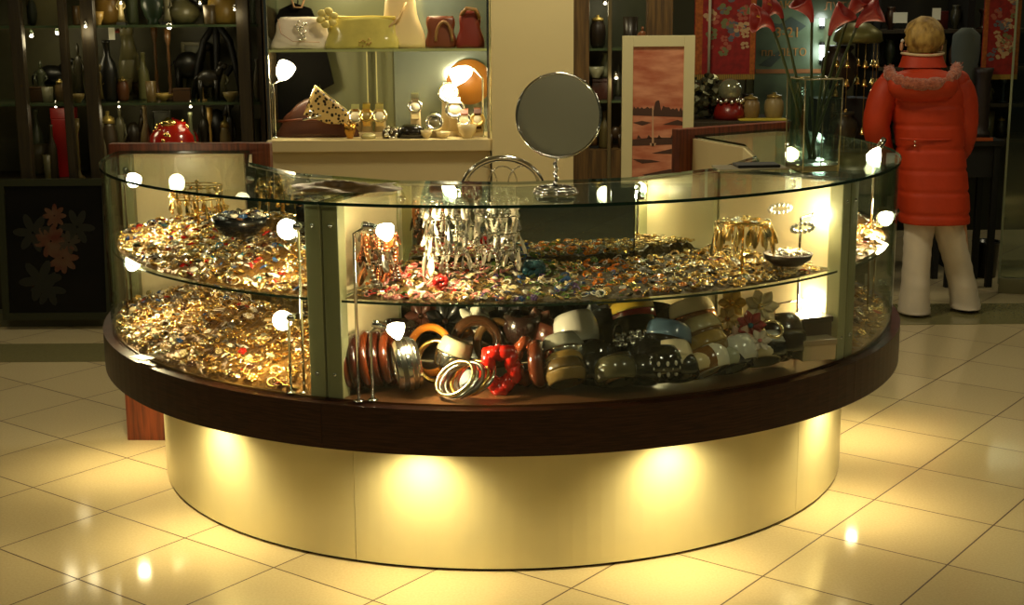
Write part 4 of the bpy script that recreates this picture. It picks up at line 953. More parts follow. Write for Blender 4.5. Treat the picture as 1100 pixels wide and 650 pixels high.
# pyramid of dark sticks (antler-like sculpture)
b = atY(236, 111, YL+0.34); b.z = S2; mb = MB(); k = (YL+0.3)/F
for s in (-1, 0, 1):
    mb.tube([b + Vector((0, 0, 80*k)), b + Vector((s*14*k, 0, 60*k)), b + Vector((s*20*k, -.03, 34*k)), b + Vector((s*(26 if s else 4)*k, -.05, 0))], [.02, .018, .016, .012], 8)
mb.tube([b + Vector((-12*k, -.02, 30*k)), b + Vector((0, -.02, 12*k)), b + Vector((16*k, -.02, 34*k))], [.014, .02, .014], 8)
tag(mb.build('branch_sculpture', BLACKM), 'black branching three-legged sculpture against the pale back of the middle shelf', 'sculpture')
# red lacquer dome with gold lumps
b = atY(187, 152, YL+0.12); k = (YL+.12)/F; b.z = S3
t = thing('lacquer_dome', 'red lacquered dome with gold and jewelled ornaments on the lowest shelf', 'ornament', b)
hd = atY(187, 127, YL+.12).z - S3
mb = MB(); mb.lathe([(0, 0), (27*k, 0), (28*k, hd*.45), (25*k, hd*.72), (15*k, hd*.93), (0, hd)], 32, M=T(b)); mb.build('dome', mat('red_lacquer', rgb(170, 26, 16), .18, coat=1), t)
mb = MB(); rg = random.Random(2)
for i in range(34):
    a = rg.uniform(pi, 2*pi); u = rg.uniform(.45, .98); r = 28*k*(1-u**3)**.5
    mb.ball(b + Vector((r*cos(a), r*sin(a), hd*u)), rg.uniform(.007, .018), 8, 6)
mb.build('gold_studs', GOLD, t); mb = MB(); mb.ball(b + Vector((-2*k, -12*k, hd*.93)), (9*k, 6*k, 5*k), 12, 8); mb.build('gold_boss', GOLD, t)
p = atY(120, 36, YL+0.05); t = thing('price_tag', 'white price tag hanging under the top shelf of the curio cabinet', 'tag', p)
mb = MB(); mb.box(p, (6.5*k, .002, 13*k)); mb.build('tag_card', mat('white_tag', rgb(235, 235, 215), .5), t)
mb = MB(); mb.tube([p + Vector((0, 0, 6*k)), p + Vector((0, 0, 9.5*k))], .001, 5); mb.build('tag_string', BLACKM, t)
# little shop lights in the cabinet
SHOPB = emis('shop_bulb', (1, 0.92, 0.7, 1), 4)
def puck(px, py, Y, label, r=0.012, e=1.2):
    p = atY(px, py, Y); t = thing('cabinet_spotlight', label, 'light', p)
    mb = MB(); mb.lathe([(0, 0), (r*1.3, 0), (r*1.3, .012), (r*.6, .03), (0, .03)], 16, M=T(p)); mb.build('light_housing', CHROME, t)
    mb = MB(); mb.ball(p - Vector((0, 0.004, 0.004)), (r, r, r*.7), 12, 8); mb.build('lit_lens', SHOPB, t)
    light('cabinet_glow', 'POINT', p - Vector((0, 0.03, 0.03)), e*(.55 if r < .0135 else 1), (1, .85, .5), shadow_soft_size=.04)
puck(182, 29, YL+0.06, 'small bright cabinet light under the top shelf, over the brown candlesticks', .012, 1.6)
puck(92, 28, YL-0.03, 'small cabinet light on the third post', .008, .7)
puck(34, 38, YL+0.10, 'small cabinet light at the left, over the grey figurine', .011, 1.2)
puck(62, 35, YL+0.10, 'small cabinet light over the large black animal figure', .012, 1.2)
puck(205, 114, YL+.10, 'light added under the middle shelf for the dark lowest shelf, right of the red dome', .008, .7)  # this and the next two: added fill lights for the dark lowest shelf
puck(128, 114, YL+.10, 'light added under the middle shelf for the dark lowest shelf, left of the red dome', .007, .8)
puck(60, 114, YL+.10, 'light added under the middle shelf for the dark lowest shelf, over the red box', .007, .35)
puck(215, 3, YL+.10, 'light added to brighten the top shelf, high above the dark horse figurine', .007, 1.2)  # this and the next: added fill lights for the top shelf goods
puck(130, 3, YL+.10, 'light added to brighten the top shelf, high above the brass horn-shaped vase', .007, 1.2)
puck(252, 10, YL-0.03, 'tiny cabinet light at the right post, near the top shelf', .006, .5)
# dark flower picture leaning before the cabinet base
Yp = 7.22; A = atY(3, 344, Yp); B_ = atY(112, 194, Yp)
t = thing('framed_flower_picture', 'dark framed picture of red and white flowers leaning on the cabinet base', 'picture', ((A.x+B_.x)/2, Yp, 0))
W, Z0, Z1 = B_.x-A.x, A.z, B_.z
def lean(x, z, off=0): return Vector((A.x + x, Yp + (z-Z0)*0.10 + off, z))
def panel(mb, x0, x1, z0, z1, off, th, mi=0):
    v = [lean(x, z, o) for o in (off, off+th) for x, z in ((x0, z0), (x1, z0), (x1, z1), (x0, z1))]
    mb.add(v, [(0, 1, 2, 3), (7, 6, 5, 4), (0, 4, 5, 1), (1, 5, 6, 2), (2, 6, 7, 3), (3, 7, 4, 0)], mi)
mb = MB(); fw = .035
panel(mb, 0, fw, Z0, Z1, 0, .03); panel(mb, W-fw, W, Z0, Z1, 0, .03); panel(mb, fw, W-fw, Z0, Z0+fw, 0, .03); panel(mb, fw, W-fw, Z1-fw, Z1, 0, .03)
mb.build('picture_frame', mat('dark_green_frame', rgb(52, 54, 36), .3), t)
mb = MB(); panel(mb, fw, W-fw, Z0+fw, Z1-fw, .012, .006, 0); rg = random.Random(9)
def blob(cx, cz, r, n, mi, ratio=.45):
    for i in range(n):
        a = 2*pi*i/n + rg.uniform(-.2, .2); pts = []
        for q in range(10):
            u = 2*pi*q/10; lx = r*.55 + r*.5*cos(u); lz = r*ratio*.5*sin(u)
            pts.append(lean(cx + lx*cos(a)-lz*sin(a), cz + lx*sin(a)+lz*cos(a), .0105 - .0005*rg.random()))
        mb.add(pts, [list(range(10))], mi)
blob(W*.50, Z0+(Z1-Z0)*.74, .06, 8, 1); blob(W*.46, Z0+(Z1-Z0)*.56, .085, 9, 1); blob(W*.62, Z0+(Z1-Z0)*.55, .06, 8, 2); blob(W*.56, Z0+(Z1-Z0)*.44, .08, 9, 1)
blob(W*.30, Z0+(Z1-Z0)*.62, .1, 6, 3); blob(W*.35, Z0+(Z1-Z0)*.28, .11, 6, 3); blob(W*.70, Z0+(Z1-Z0)*.66, .09, 6, 3); blob(W*.42, Z0+(Z1-Z0)*.22, .09, 6, 3)
mb.build('printed_canvas', [mat('black_print', rgb(22, 18, 14), .25, noise=.5, nscale=5), mat('red_petals', rgb(84, 34, 20), .4, col2=rgb(96, 72, 52), nscale=12), mat('pale_petals', rgb(60, 52, 40), .4), mat('grey_leaves', rgb(36, 36, 28), .4)], t)

# ---- white display cabinet with handbags and watches
YW = 7.30
x0, x1 = atY(287, 100, YW).x, atY(527, 100, YW).x
zsh, zn = atY(400, 53, YW).z, atY(400, 150, YW).z
cw = thing('white_display_cabinet', 'white display cabinet with lit glass shelves of handbags and watches', 'cabinet', ((x0+x1)/2, YW+.22, 0))
WPAINT = mat('white_cabinet_paint', rgb(206, 188, 142), .5)
MBox('lower_panel', WPAINT, cw, ((x0+x1)/2, YW+.225, (zn-.06)/2), (x1-x0-.01, .41, zn-.06))
MBox('niche_floor', WPAINT, cw, ((x0+x1)/2, YW+.21, zn-.03), (x1-x0+.02, .46, .06), 0, .004)
MBox('back_wall', mat('niche_back', rgb(108, 110, 82), .35), cw, ((x0+x1)/2-.1, YW+.42, (zn+2.3)/2), (x1-x0-.2, .02, 2.3-zn))
xm = atY(424, 100, YW+.40).x
MBox('back_mirror', mat('bluish_mirror', (.36, .42, .36, 1), .15, .6), cw, ((xm+x1)/2, YW+.405, (zn+2.3)/2), (x1-xm, .008, 2.3-zn))
MBox('shelf_glass', mat('niche_shelf_glass', rgb(170, 176, 120), .1, spec=.6), cw, ((x0+x1)/2, YW+.21, zsh-.006), (x1-x0-.01, .40, .012))
for xx in (x0+.006, x1-.006): MBox('side_glass', GLASS, cw, (xx, YW+.21, (zn+2.3)/2), (.008, .4, 2.3-zn))
for xx in (x0+.006, x1-.010): MBox('chrome_upright', CHROME, cw, (xx, YW+.01, (zn+2.3)/2), (.016, .016, 2.3-zn), 0, .003)
for px in (395, 405): MBox('glass_upright', mat('glass_strip', rgb(196, 190, 140), .1), cw, (atY(px, 100, YW+.38).x, YW+.385, (zn+zsh)/2-.006), (.006, .012, zsh-zn-.014))
MBox('cabinet_head', WPAINT, cw, ((x0+x1)/2, YW+.21, 2.34), (x1-x0+.02, .46, .08))
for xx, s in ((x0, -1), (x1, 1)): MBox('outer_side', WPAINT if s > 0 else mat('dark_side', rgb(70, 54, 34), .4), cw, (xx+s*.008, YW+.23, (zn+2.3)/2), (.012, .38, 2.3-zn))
kW = YW/F
# niche lamps
def niche_lamp(label, px, py, d, foot, L=.055):
    h = atY(px, py, YW+.12); f = Vector(foot); t = thing('niche_lamp', label, 'lamp', f); d = Vector(d).normalized()
    mb = MB(); mb.lathe([(0, 0), (.018, 0), (.018, .004), (0, .008)], 16, M=T(f)); mb.build('lamp_foot', CHROME, t)
    mb = MB(); mb.tube([f, Vector((f.x, f.y, h.z-.04)), h-d*.03], .005, 8); mb.build('lamp_stem', CHROME, t)
    mb = MB(); mb.lathe([(.012, -.02), (.03, 0), (.044, L*.6), (.046, L*1.3), (.04, L*1.3), (0, L*.5)], 20, M=T(h) @ zrot(d)); mb.build('lamp_reflector', emis('niche_bulb', (1, .84, .55, 1), 26), t)
    light('niche_beam', 'POINT', h + d*(L*1.3+.03), 3.6, (1, .8, .45), shadow_soft_size=.03)
niche_lamp('lit lamp on a stem at the left of the cabinet niche', 303, 82, (.35, -.3, .6), (atY(296, 140, YW+.12).x, YW+.12, zn))
niche_lamp('lit lamp at the right of the cabinet niche, pointing left', 503, 76, (-.8, -.2, -.35), (atY(519, 140, YW+.12).x, YW+.12, zn), .07)
puck(360, -30, YW+.2, 'light added at the unseen top of the white cabinet to brighten the yellow bag', .014, 5)  # out-of-view fill lights added to brighten the bags on the upper shelf
puck(455, -30, YW+.2, 'light added at the unseen top of the white cabinet to brighten the cream bag', .014, 4)
# bags
def lumpy(secs_fn, n=24, m=14):
    return [[secs_fn(i/(m-1), 2*pi*q/n) for q in range(n)] for i in range(m)]
def handbag(label, px0, px1, py0, py1, Y, m, base_z, name='handbag', taper=.12, depth=.10, slump=0.0, extra=None, rot=0.0):
    A, C = atY(px0, py1, Y), atY(px1, py0, Y); Wd = C.x-A.x; Hh = atY(px0, py0, Y).z - base_z; c = Vector(((A.x+C.x)/2, Y, base_z))
    t = thing(name, label, 'handbag', c)
    def f(u, a):
        w = Wd/2*(1 - taper*u)*(1-.12*u**6); d = depth/2*(1-.55*u**1.5)
        ca, sa = cos(a), sin(a); e = .55
        x = w*math.copysign(abs(ca)**e, ca); y = d*math.copysign(abs(sa)**e, sa)
        z = Hh*u*(1 - slump*(x/w if w else 0)**2) + .004*sin(7*a+5*u)
        Mr = Matrix.Rotation(rot, 4, 'Y')
        return c + Mr @ Vector((x + .006*sin(9*u+a), y, max(0.001, z)))
    mb = MB(); mb.loft(lumpy(f, 32, 12)); mb.build('bag_body', m, t)
    return t, c, Wd, Hh
LEATHER_W = mat('white_leather', rgb(232, 218, 200), .3, bump=.1); PATENT_Y = mat('olive_patent', rgb(222, 206, 112), .15, coat=1, noise=.25, nscale=8); CREAML = mat('cream_leather', rgb(240, 214, 158), .35)
t, c, Wd, Hh = handbag('white clutch bag with a silver ornament on the upper shelf, left of the yellow bag', 291, 358, 19, 51, YW+.14, LEATHER_W, zsh, 'clutch_bag', .28)
mb = MB(); rg = random.Random(3)
for i in range(22): mb.ball(c + Vector((Wd*.02+rg.uniform(-.025, .025), -.056, Hh*.55+rg.uniform(-.045, .05))), rg.uniform(.005, .01), 7, 5)
mb.build('silver_ornament', SILVER, t)
mb = MB(); mb.tube([c + Vector((-Wd*.36, -.03, Hh*.95)), c + Vector((-Wd*.30, -.062, Hh*.5)), c + Vector((-Wd*.12, -.066, Hh*.25)), c + Vector((Wd*.3, -.064, Hh*.22))], .002, 5); mb.build('flap_edge', mat('pinkish_trim', rgb(186, 140, 110), .4), t)
t, c, Wd, Hh = handbag('shiny yellow-olive handbag with a gold flower on its left end', 350, 428, 19, 51, YW+.11, PATENT_Y, zsh, 'handbag', .10)
mb = MB(); mb.tube([c + Vector((-Wd*.46+Wd*.92*i/12, -.012, Hh*(.99+.012*sin(i)))) for i in range(13)], .010, 8); mb.build('top_edge', mat('gold_leather', rgb(224, 200, 96), .25), t)
fcx = c + Vector((-Wd*.45, -.05, Hh*1.0)); mb = MB()
for i in range(6):
    a = i*pi/3+.3; mb.ball(fcx + Vector((.034*cos(a), -.006, .034*sin(a))), (.024, .010, .019), 10, 6)
mb.ball(fcx + Vector((0, -.014, 0)), .012, 8, 6); mb.build('flower_ornament', mat('pale_gold_leather', rgb(232, 214, 130), .3, .2), t)
mb = MB()
for i in range(12): mb.ball(c + Vector((Wd*.05+rg.uniform(-.03, .03), -.054, Hh*.2+rg.uniform(-.02, .02))), rg.uniform(.004, .007), 7, 5)
mb.build('studs', BRASS, t)
t, c, Wd, Hh = handbag('soft cream handbag slumped at the right of the yellow bag', 404, 457, -14, 51, YW+.16, CREAML, zsh, 'handbag', .55, .12)
mb = MB(); mb.tube([c + Vector((-Wd*.42, -.05, Hh*.1)), c + Vector((-Wd*.2, -.072, Hh*.36)), c + Vector((Wd*.0, -.07, Hh*.5)), c + Vector((Wd*.12, -.05, Hh*.75))], .007, 8); mb.build('bag_strap', mat('tan_strap', rgb(206, 170, 110), .4), t)
mb = MB(); mb.torus(.016, .004, 16, 6, M=T(c + Vector((-Wd*.3, -.075, Hh*.2))) @ Matrix.Rotation(pi/2, 4, 'X')); mb.build('buckle', CHROME, t)
BROWNL = mat('brown_leather', rgb(112, 56, 30), .35); DBROWNL = mat('dark_brown_leather', rgb(88, 48, 28), .4, noise=.3, nscale=6)
t, c, Wd, Hh = handbag('small brown handbag with an arched opening on the upper shelf', 458, 489, 18, 51, YW+.16, BROWNL, zsh, 'handbag', .05, .09)
mb = MB(); mb.tube([c + Vector((Wd*.12+Wd*.28*cos(a), -.045, Hh*.22+Hh*.62*sin(a))) for a in [pi*i/14 for i in range(15)]], .008, 8); mb.build('handle', mat('tan_handle', rgb(150, 110, 66), .35), t)
t, c, Wd, Hh = handbag('red-brown slouchy handbag at the right end of the upper shelf', 490, 520, 12, 51, YW+.14, mat('red_brown_leather', rgb(120, 40, 26), .35), zsh, 'handbag', .35, .1)
mb = MB(); mb.tube([c + Vector((-Wd*.3, -.03, Hh*.9)), c + Vector((-Wd*.1, -.06, Hh*1.08)), c + Vector((Wd*.2, -.05, Hh*1.04)), c + Vector((Wd*.34, -.03, Hh*.8))], .010, 8); mb.build('handle', mat('tan_handle', rgb(150, 110, 66), .35), t)
t, c, Wd, Hh = handbag('dark brown slouchy leather bag at the left of the niche floor', 297, 388, 103, 149, YW+.20, DBROWNL, zn, 'handbag', .25, .16, .42)
mb = MB(); mb.tube([c + Vector((-Wd*.45, -.07, Hh*.4)), c + Vector((-Wd*.2, -.095, Hh*.45)), c + Vector((Wd*.1, -.09, Hh*.42)), c + Vector((Wd*.42, -.06, Hh*.3))], .006, 8); mb.build('seam_piping', BROWNL, t)
# leopard clutch leaning on it
LEO = bpy.data.materials.new('leopard_print'); LEO.use_nodes = True; nt = LEO.node_tree; tc = nt.nodes.new('ShaderNodeTexCoord'); vo = nt.nodes.new('ShaderNodeTexVoronoi'); vo.inputs['Scale'].default_value = 55
cr = nt.nodes.new('ShaderNodeValToRGB'); cr.color_ramp.interpolation = 'CONSTANT'; cr.color_ramp.elements[0].color = rgb(34, 22, 12); cr.color_ramp.elements[1].color = rgb(224, 190, 120); cr.color_ramp.elements[1].position = .40
nt.links.new(tc.outputs['Object'], vo.inputs['Vector']); nt.links.new(vo.outputs['Distance'], cr.inputs[0]); nt.links.new(cr.outputs[0], nt.nodes['Principled BSDF'].inputs['Base Color']); nt.nodes['Principled BSDF'].inputs['Roughness'].default_value = .3
Yc = YW+.07; pc = [atY(x, y, Yc) for x, y in ((327, 123), (339, 92), (372, 118), (376, 134), (352, 133))]
t = thing('leopard_clutch', 'leopard-print clutch leaning on the dark brown bag', 'handbag', sum(pc, Vector())/5 - Vector((0, 0, .05)))
cen = sum(pc, Vector())/5; mb = MB(); secs = []
for off, sc_ in ((-.022, .86), (-.018, .97), (0, 1.0), (.018, .97), (.022, .86)): secs.append([cen + (p_-cen)*sc_ + Vector((0, off, 0)) for p_ in pc])
mb.loft(secs, smooth=False); mb.build('clutch_body', LEO, t)
mb = MB(); mb.tube([pc[1] + Vector((0, -.01, 0)), pc[2] + Vector((0, -.01, 0)), pc[3] + Vector((0, -.01, 0))], .005, 8); mb.tube([pc[1] + Vector((0, -.01, 0)), pc[0] + Vector((0, -.01, 0))], .005, 8); mb.build('gold_frame', PALEGOLD, t)
mb = MB(); p_ = atY(334, 121, Yc-.03); mb.ball(p_, .014, 10, 6); mb.tube([atY(325, 129, Yc-.03), atY(345, 124, Yc-.03)], .006, 8); mb.build('clasp', SILVER, t)
# watches
def watch(label, px, py, w, h, Y, m, face=(230, 220, 190), z=None, strap=None, group='watches on the niche floor'):
    k = Y/F; c = atY(px, py, Y); r = w*k/2*1.22; bz = zn if z is None else z; b = Vector((c.x, Y, bz))
    t = thing('watch', label, 'watch', b, group); sm_ = strap or m
    mb = MB(); mb.box(b + Vector((0, .02, .012)), (r*1.6, .05, .024), 0, 0, .004); mb.lathe([(0, .02), (r*.75, .02), (r*.62, max(.03, c.z-bz)), (0, max(.03, c.z-bz)+.004)], 18, M=T(b + Vector((0, .018, 0))), sy=.55); mb.build('cushion', mat('watch_cushion', rgb(210, 190, 146), .6), t)
    ax = Vector((0.05, -1, .35)).normalized()
    mb = MB(); mb.ring([(r*.55, -.004), (r*.95, -.006), (r, 0), (r*.95, .007), (r*.78, .008), (r*.55, .004)], 24, M=T(c + Vector((0, -.02, 0))) @ zrot(ax)); mb.build('watch_case', m, t)
    mb = MB(); mb.lathe([(0, .002), (r*.8, .002), (r*.8, .004), (0, .004)], 24, M=T(c + Vector((0, -.02, 0))) @ zrot(ax)); mb.build('watch_dial', colmat(face, .3), t)
    sp = h*k
    mb = MB(); mb.loft([[c + Vector((s*r*.5, y, z_)) for s, y, z_ in ((-1, yy, zz), (1, yy, zz), (1, yy+.006, zz), (-1, yy+.006, zz))] for yy, zz in ((.02, sp*.55), (-.005, sp*.5), (-.022, sp*.3), (-.018, r*.5))], smooth=False); mb.build('watch_strap', sm_, t)
    mb = MB(); mb.loft([[c + Vector((s*r*.5, y, z_)) for s, y, z_ in ((-1, yy, zz), (1, yy, zz), (1, yy+.006, zz), (-1, yy+.006, zz))] for yy, zz in ((-.022, -r*.5), (-.02, -sp*.3), (.0, -sp*.48), (.03, -sp*.5))], smooth=False); mb.build('watch_strap', sm_, t)
watch('square-faced silver watch, left of three in a row at the niche back', 382, 124, 14, 24, YW+.16, SILVER)
watch('gold and black watch, middle of three in a row at the niche back', 394, 124, 13, 24, YW+.16, GOLD, (150, 130, 70))
watch('gold watch with a pale face, right of three in a row', 408, 124, 14, 24, YW+.16, PALEGOLD)
watch('tall jewelled silver watch standing in the middle of the niche', 446, 114, 13, 28, YW+.14, SILVER)
watch('large round white watch, highest at the right of the niche', 482, 100, 19, 20, YW+.20, SILVER, (240, 232, 205), strap=mat('white_strap', rgb(230, 220, 190), .4))
watch('silver watch below the large round white one', 489, 117, 18, 22, YW+.15, SILVER, strap=mat('white_strap', rgb(230, 220, 190), .4))
watch('round silver watch on a black cushion before the tall watches', 467, 131, 16, 18, YW+.10, SILVER, (120, 112, 84), strap=BLACK)
watch('small silver watch with a brown strap at the right of the niche', 499, 128, 13, 20, YW+.12, SILVER, strap=mat('brown_strap', rgb(130, 66, 40), .4))
watch('small gold watch with a dark strap beside the niche edge', 513, 128, 13, 22, YW+.12, BRASS, strap=DBROWNL)
curio('bowl', 376, 147, 14, 16, YW+.06, (190, 140, 60), 'gold perfume bottle-like pot before the brown bag', 'pot', 'gold_pot', .8, .25, z=zn)
for i, (px, w, h, c_, lab) in enumerate(((420, 20, 12, (60, 44, 26), 'dark brown glasses case at the middle front of the niche'), (442, 30, 15, (34, 30, 22), 'black rounded purse lying at the middle front of the niche'), (396, 16, 6, (196, 186, 130), 'pale flat card box at the front of the niche'))):
    b = atY(px, 147, YW+.06); b.z = zn; mb = MB(); mb.lathe([(0, 0), (.9, 0), (1, .3), (.9, .75), (.5, 1), (0, 1.02)], 24, M=T(b) @ Matrix.Diagonal((w*kW/2, .035, h*kW, 1))); tag(mb.build('purse', mat('purse_%d' % i, rgb(*c_), .2, coat=.6)), lab, 'purse')
mb = MB(); rg = random.Random(5); b = atY(421, 140, YW+.03)
b.z = zn + .03
for i in range(24): mb.ball(b + Vector((rg.uniform(-.03, .03), rg.uniform(-.01, .01), rg.uniform(-.025, .03))), rg.uniform(.006, .011), 7, 5)
tag(mb.build('jewelled_brooch', SILVER), 'cluster-shaped silver brooch at the front of the niche', 'brooch')
for px, w, h, lab in ((458, 14, 9, 'low pearl-white dish of trinkets left of the niche front'), (476, 16, 7, 'round silver trinket dish at the niche front'), (502, 22, 16, 'pale folded card stand at the right front of the niche')):
    b = atY(px, 148, YW+.05); b.z = zn; mb = MB(); mb.lathe(vaseprof('bowl', w*kW, h*kW), 20, M=T(b)); tag(mb.build('trinket_dish', mat('pearl_dish', rgb(220, 200, 150), .25, coat=.5)), lab, 'dish')
# jacket shape added for a dark coat's reflection at the back of the niche
b = atY(322, 70, YW+.36); t = thing('reflected_jacket', 'dark jacket shape added for a coat reflection at the left back of the niche', 'jacket', b)
mb = MB(); JK = mat('reflected_jacket_cloth', rgb(9, 8, 6), 1.0, spec=.1)
pr = [(atY(x, y, YW+.36).x, atY(x, y, YW+.36).z) for x, y in ((295, 128), (293, 30), (301, 10), (316, 3), (334, 9), (346, 36), (359, 90), (346, 97), (343, 86), (342, 128))]
mb.prism(pr, .03, M=T((0, YW+.34, 0))); mb.build('jacket_cloth', JK, t)
mb = MB(); mb.tube([atY(312, -4, YW+.33), atY(316, 8, YW+.32), atY(324, 8, YW+.32), atY(328, -4, YW+.33)], .006, 8); mb.build('jacket_collar', mat('collar', rgb(128, 96, 64), .8), t)
mb = MB(); mb.tube([atY(320, 4, YW+.355), atY(320, -12, YW+.355)], .004, 6); mb.build('added_hook', CHROME, t)  # hook added with the reflected jacket shape
# orange-brown round board behind the right lamp
b = atY(504, 88, YW+.36); mb = MB(); mb.lathe([(0, 0), (.118, 0), (.12, .006), (.118, .012), (0, .012)], 40, M=T(b) @ zrot((0, -1, 0))); tag(mb.build('round_board', mat('orange_board', rgb(150, 96, 30), .4)), 'round orange-brown board behind the right lamp of the niche', 'board')

# ---- plain pillar
xa, xb = atY(528, 100, 7.26).x, atY(616, 100, 7.26).x
mb = MB(); mb.box(((xa+xb)/2, 7.26+.19, 1.6), (xb-xa, .38, 3.2)); struct(mb.build('trim_3', mat('pillar_paint', rgb(222, 204, 152), .6, noise=.05, nscale=3)))

# ---- wood-framed glass cupboard right of the pillar
YC = 7.52
cx0, cx1 = atY(615, 100, YC).x, atY(722, 100, YC).x
cb_ = thing('glass_cupboard', 'wood-framed glass cupboard between the pillar and the tree painting', 'cabinet', ((cx0+cx1)/2, YC+.2, 0))
for a, b in ((615, 633), (694, 722)):
    p0, p1 = atY(a, 80, YC).x, atY(b, 80, YC).x; MBox('wood_post', LIGHTWOOD, cb_, ((p0+p1)/2, YC+.03, 1.1), (p1-p0, .06, 2.2), 0, .005)
p0 = atY(655, 80, YC).x; MBox('aluminium_pole', mat('aluminium', rgb(120, 108, 78), .4, .5), cb_, (p0, YC+.02, 1.35), (.02, .03, 1.7), 0, .004)
zc = [atY(640, 51, YC+.2).z, atY(640, 106, YC+.2).z, atY(640, 160, YC+.1).z]
for z in zc[:2]: MBox('shelf', SHELFG, cb_, ((cx0+cx1)/2, YC+.22, z-.006), (cx1-cx0-.02, .34, .012))
MBox('cupboard_base', LIGHTWOOD, cb_, ((cx0+cx1)/2, YC+.22, zc[2]/2), (cx1-cx0-.01, .36, zc[2]))
MBox('cupboard_back', mat('cupboard_back', rgb(70, 74, 52), .4, noise=.4, nscale=3), cb_, ((cx0+cx1)/2, YC+.41, 1.4), (cx1-cx0, .02, 1.7))
MBox('cupboard_top', LIGHTWOOD, cb_, ((cx0+cx1)/2, YC+.22, 2.23), (cx1-cx0, .42, .06))
curio('jar', 642, 51, 17, 34, YC+.16, (34, 26, 18), 'dark lidded jar on the upper cupboard shelf, left of the pole', 'jar', z=zc[0])
curio('cup', 677, 51, 16, 32, YC+.16, (40, 34, 24), 'dark cup on the upper cupboard shelf, right of the pole', 'cup', z=zc[0])
curio('figurine', 690, 51, 12, 22, YC+.16, (150, 96, 60), 'orange-brown figurine beside the dark cup', 'figurine', z=zc[0])
curio('bowl', 640, 51+28, 18, 12, YC+.1, (150, 150, 120), 'small pale glass bowl on the brown box', 'bowl', z=atY(640, 83, YC+.16).z)
curio('box', 646, 106, 22, 22, YC+.16, (70, 34, 20), 'brown box on the lower cupboard shelf', 'box', z=zc[1])
curio('vase', 650, 83, 12, 26, YC+.16, (120, 124, 96), 'clear grey vase on the brown box', 'vase', z=atY(640, 83, YC+.16).z)
curio('figurine', 664, 106, 10, 36, YC+.16, (60, 60, 44), 'grey figurine between the pole and the painting', 'figurine', z=zc[1])
curio('bottle', 649, 160, 12, 40, YC+.14, (90, 80, 44), 'olive bottle at the bottom of the cupboard', 'bottle', z=zc[2])
curio('figurine', 638, 160, 12, 36, YC+.14, (108, 78, 40), 'brown figurine at the bottom left of the cupboard', 'figurine', z=zc[2])
curio('animal', 661, 160, 18, 28, YC+.14, (64, 48, 28), 'dark animal figure at the bottom of the cupboard', 'figurine', z=zc[2])
puck(662, 83, YC-.02, 'tiny bright cupboard light on the aluminium pole', .010, .5)
puck(650, 3, YC+.14, 'cupboard light above the dark lidded jar', .010, .8)
# ---- tree painting in a white frame, standing on a low bench
Yt = 7.05
A = atY(667, 230, Yt); B_ = atY(747, 38, Yt); W = B_.x-A.x; Z0 = .62; Z1 = B_.z
tp = thing('tree_painting', 'tall red landscape painting with dark trees in a white frame', 'picture', ((A.x+B_.x)/2, Yt, Z0))
fw = 11.5*Yt/F
PWHITE = mat('white_frame', rgb(206, 196, 152), .45)
for c_, d_ in (((A.x+fw/2, Yt+.012, (Z0+Z1)/2), (fw, .025, Z1-Z0)), ((B_.x-fw/2, Yt+.012, (Z0+Z1)/2), (fw, .025, Z1-Z0))): MBox('frame_stile', PWHITE, tp, c_, d_, 0, .002)
for z in (Z0+fw/2, Z1-fw/2): MBox('frame_rail', PWHITE, tp, ((A.x+B_.x)/2, Yt+.012, z), (W-2*fw, .025, fw), 0, .002)
mb = MB(); mb.box(((A.x+B_.x)/2, Yt+.014, (Z0+Z1)/2), (W-2*fw, .008, Z1-Z0-2*fw)); rg = random.Random(11)
X0, X1 = A.x+fw, B_.x-fw
def pq(x, y): v = atY(x, y, Yt); return Vector((min(max(v.x, X0), X1), Yt+.0092, v.z))
def strip(pts, mi): mb.add([Vector((p_.x, p_.y - .0002*mi, p_.z)) for p_ in pts], [list(range(len(pts)))], mi)
hz = [(679+ i*2.1, 121 - abs(sin(i*1.7))*5 - (10 if 11 < i < 15 else 0)*(1-abs(i-13)/2.5) - rg.random()*3) for i in range(28)]
strip([pq(678, 124)] + [pq(x, y) for x, y in hz] + [pq(736, 126)], 1)
for pts in (((679, 132), (690, 130), (700, 132), (690, 135)), ((712, 134), (728, 129), (736, 131), (736, 135)), ((679, 150), (700, 148), (736, 148), (736, 155), (679, 157)), ((700, 165), (722, 160), (736, 162), (736, 166)), ((679, 171), (700, 172), (710, 174), (690, 176)), ((690, 188), (720, 182), (736, 184), (736, 190), (700, 192))):
    strip([pq(x, y) for x, y in pts], 1)
for x in (686, 697, 708, 722): strip([pq(x-2, 149), pq(x, 145), pq(x+3, 149)], 1)
strip([pq(700.4, 157), pq(700.9, 114), pq(702, 114), pq(702.6, 157)], 2); strip([pq(698, 154), pq(705, 154), pq(704, 157), pq(699, 157)], 2)
mb.build('painted_canvas', [mat('red_sky_paint', rgb(164, 82, 54), .6, col2=rgb(208, 142, 108), nscale=5, stretch=(1.2, 1, 4)), mat('dark_tree_paint', rgb(72, 46, 34), .6), mat('pale_trunk_paint', rgb(190, 150, 116), .6)], tp)
bt = thing('low_bench', 'low wooden bench behind the counter carrying the tree painting', 'bench', ((A.x+B_.x)/2, Yt+.05, 0))
MBox('bench_top', LIGHTWOOD, bt, ((A.x+B_.x)/2, Yt+.05, .60), (.7, .3, .04), 0, .004)
for dx in (-.3, .3):
    for dy in (-.1, .1): MBox('leg', LIGHTWOOD, bt, ((A.x+B_.x)/2+dx, Yt+.05+dy, .29), (.04, .04, .58))
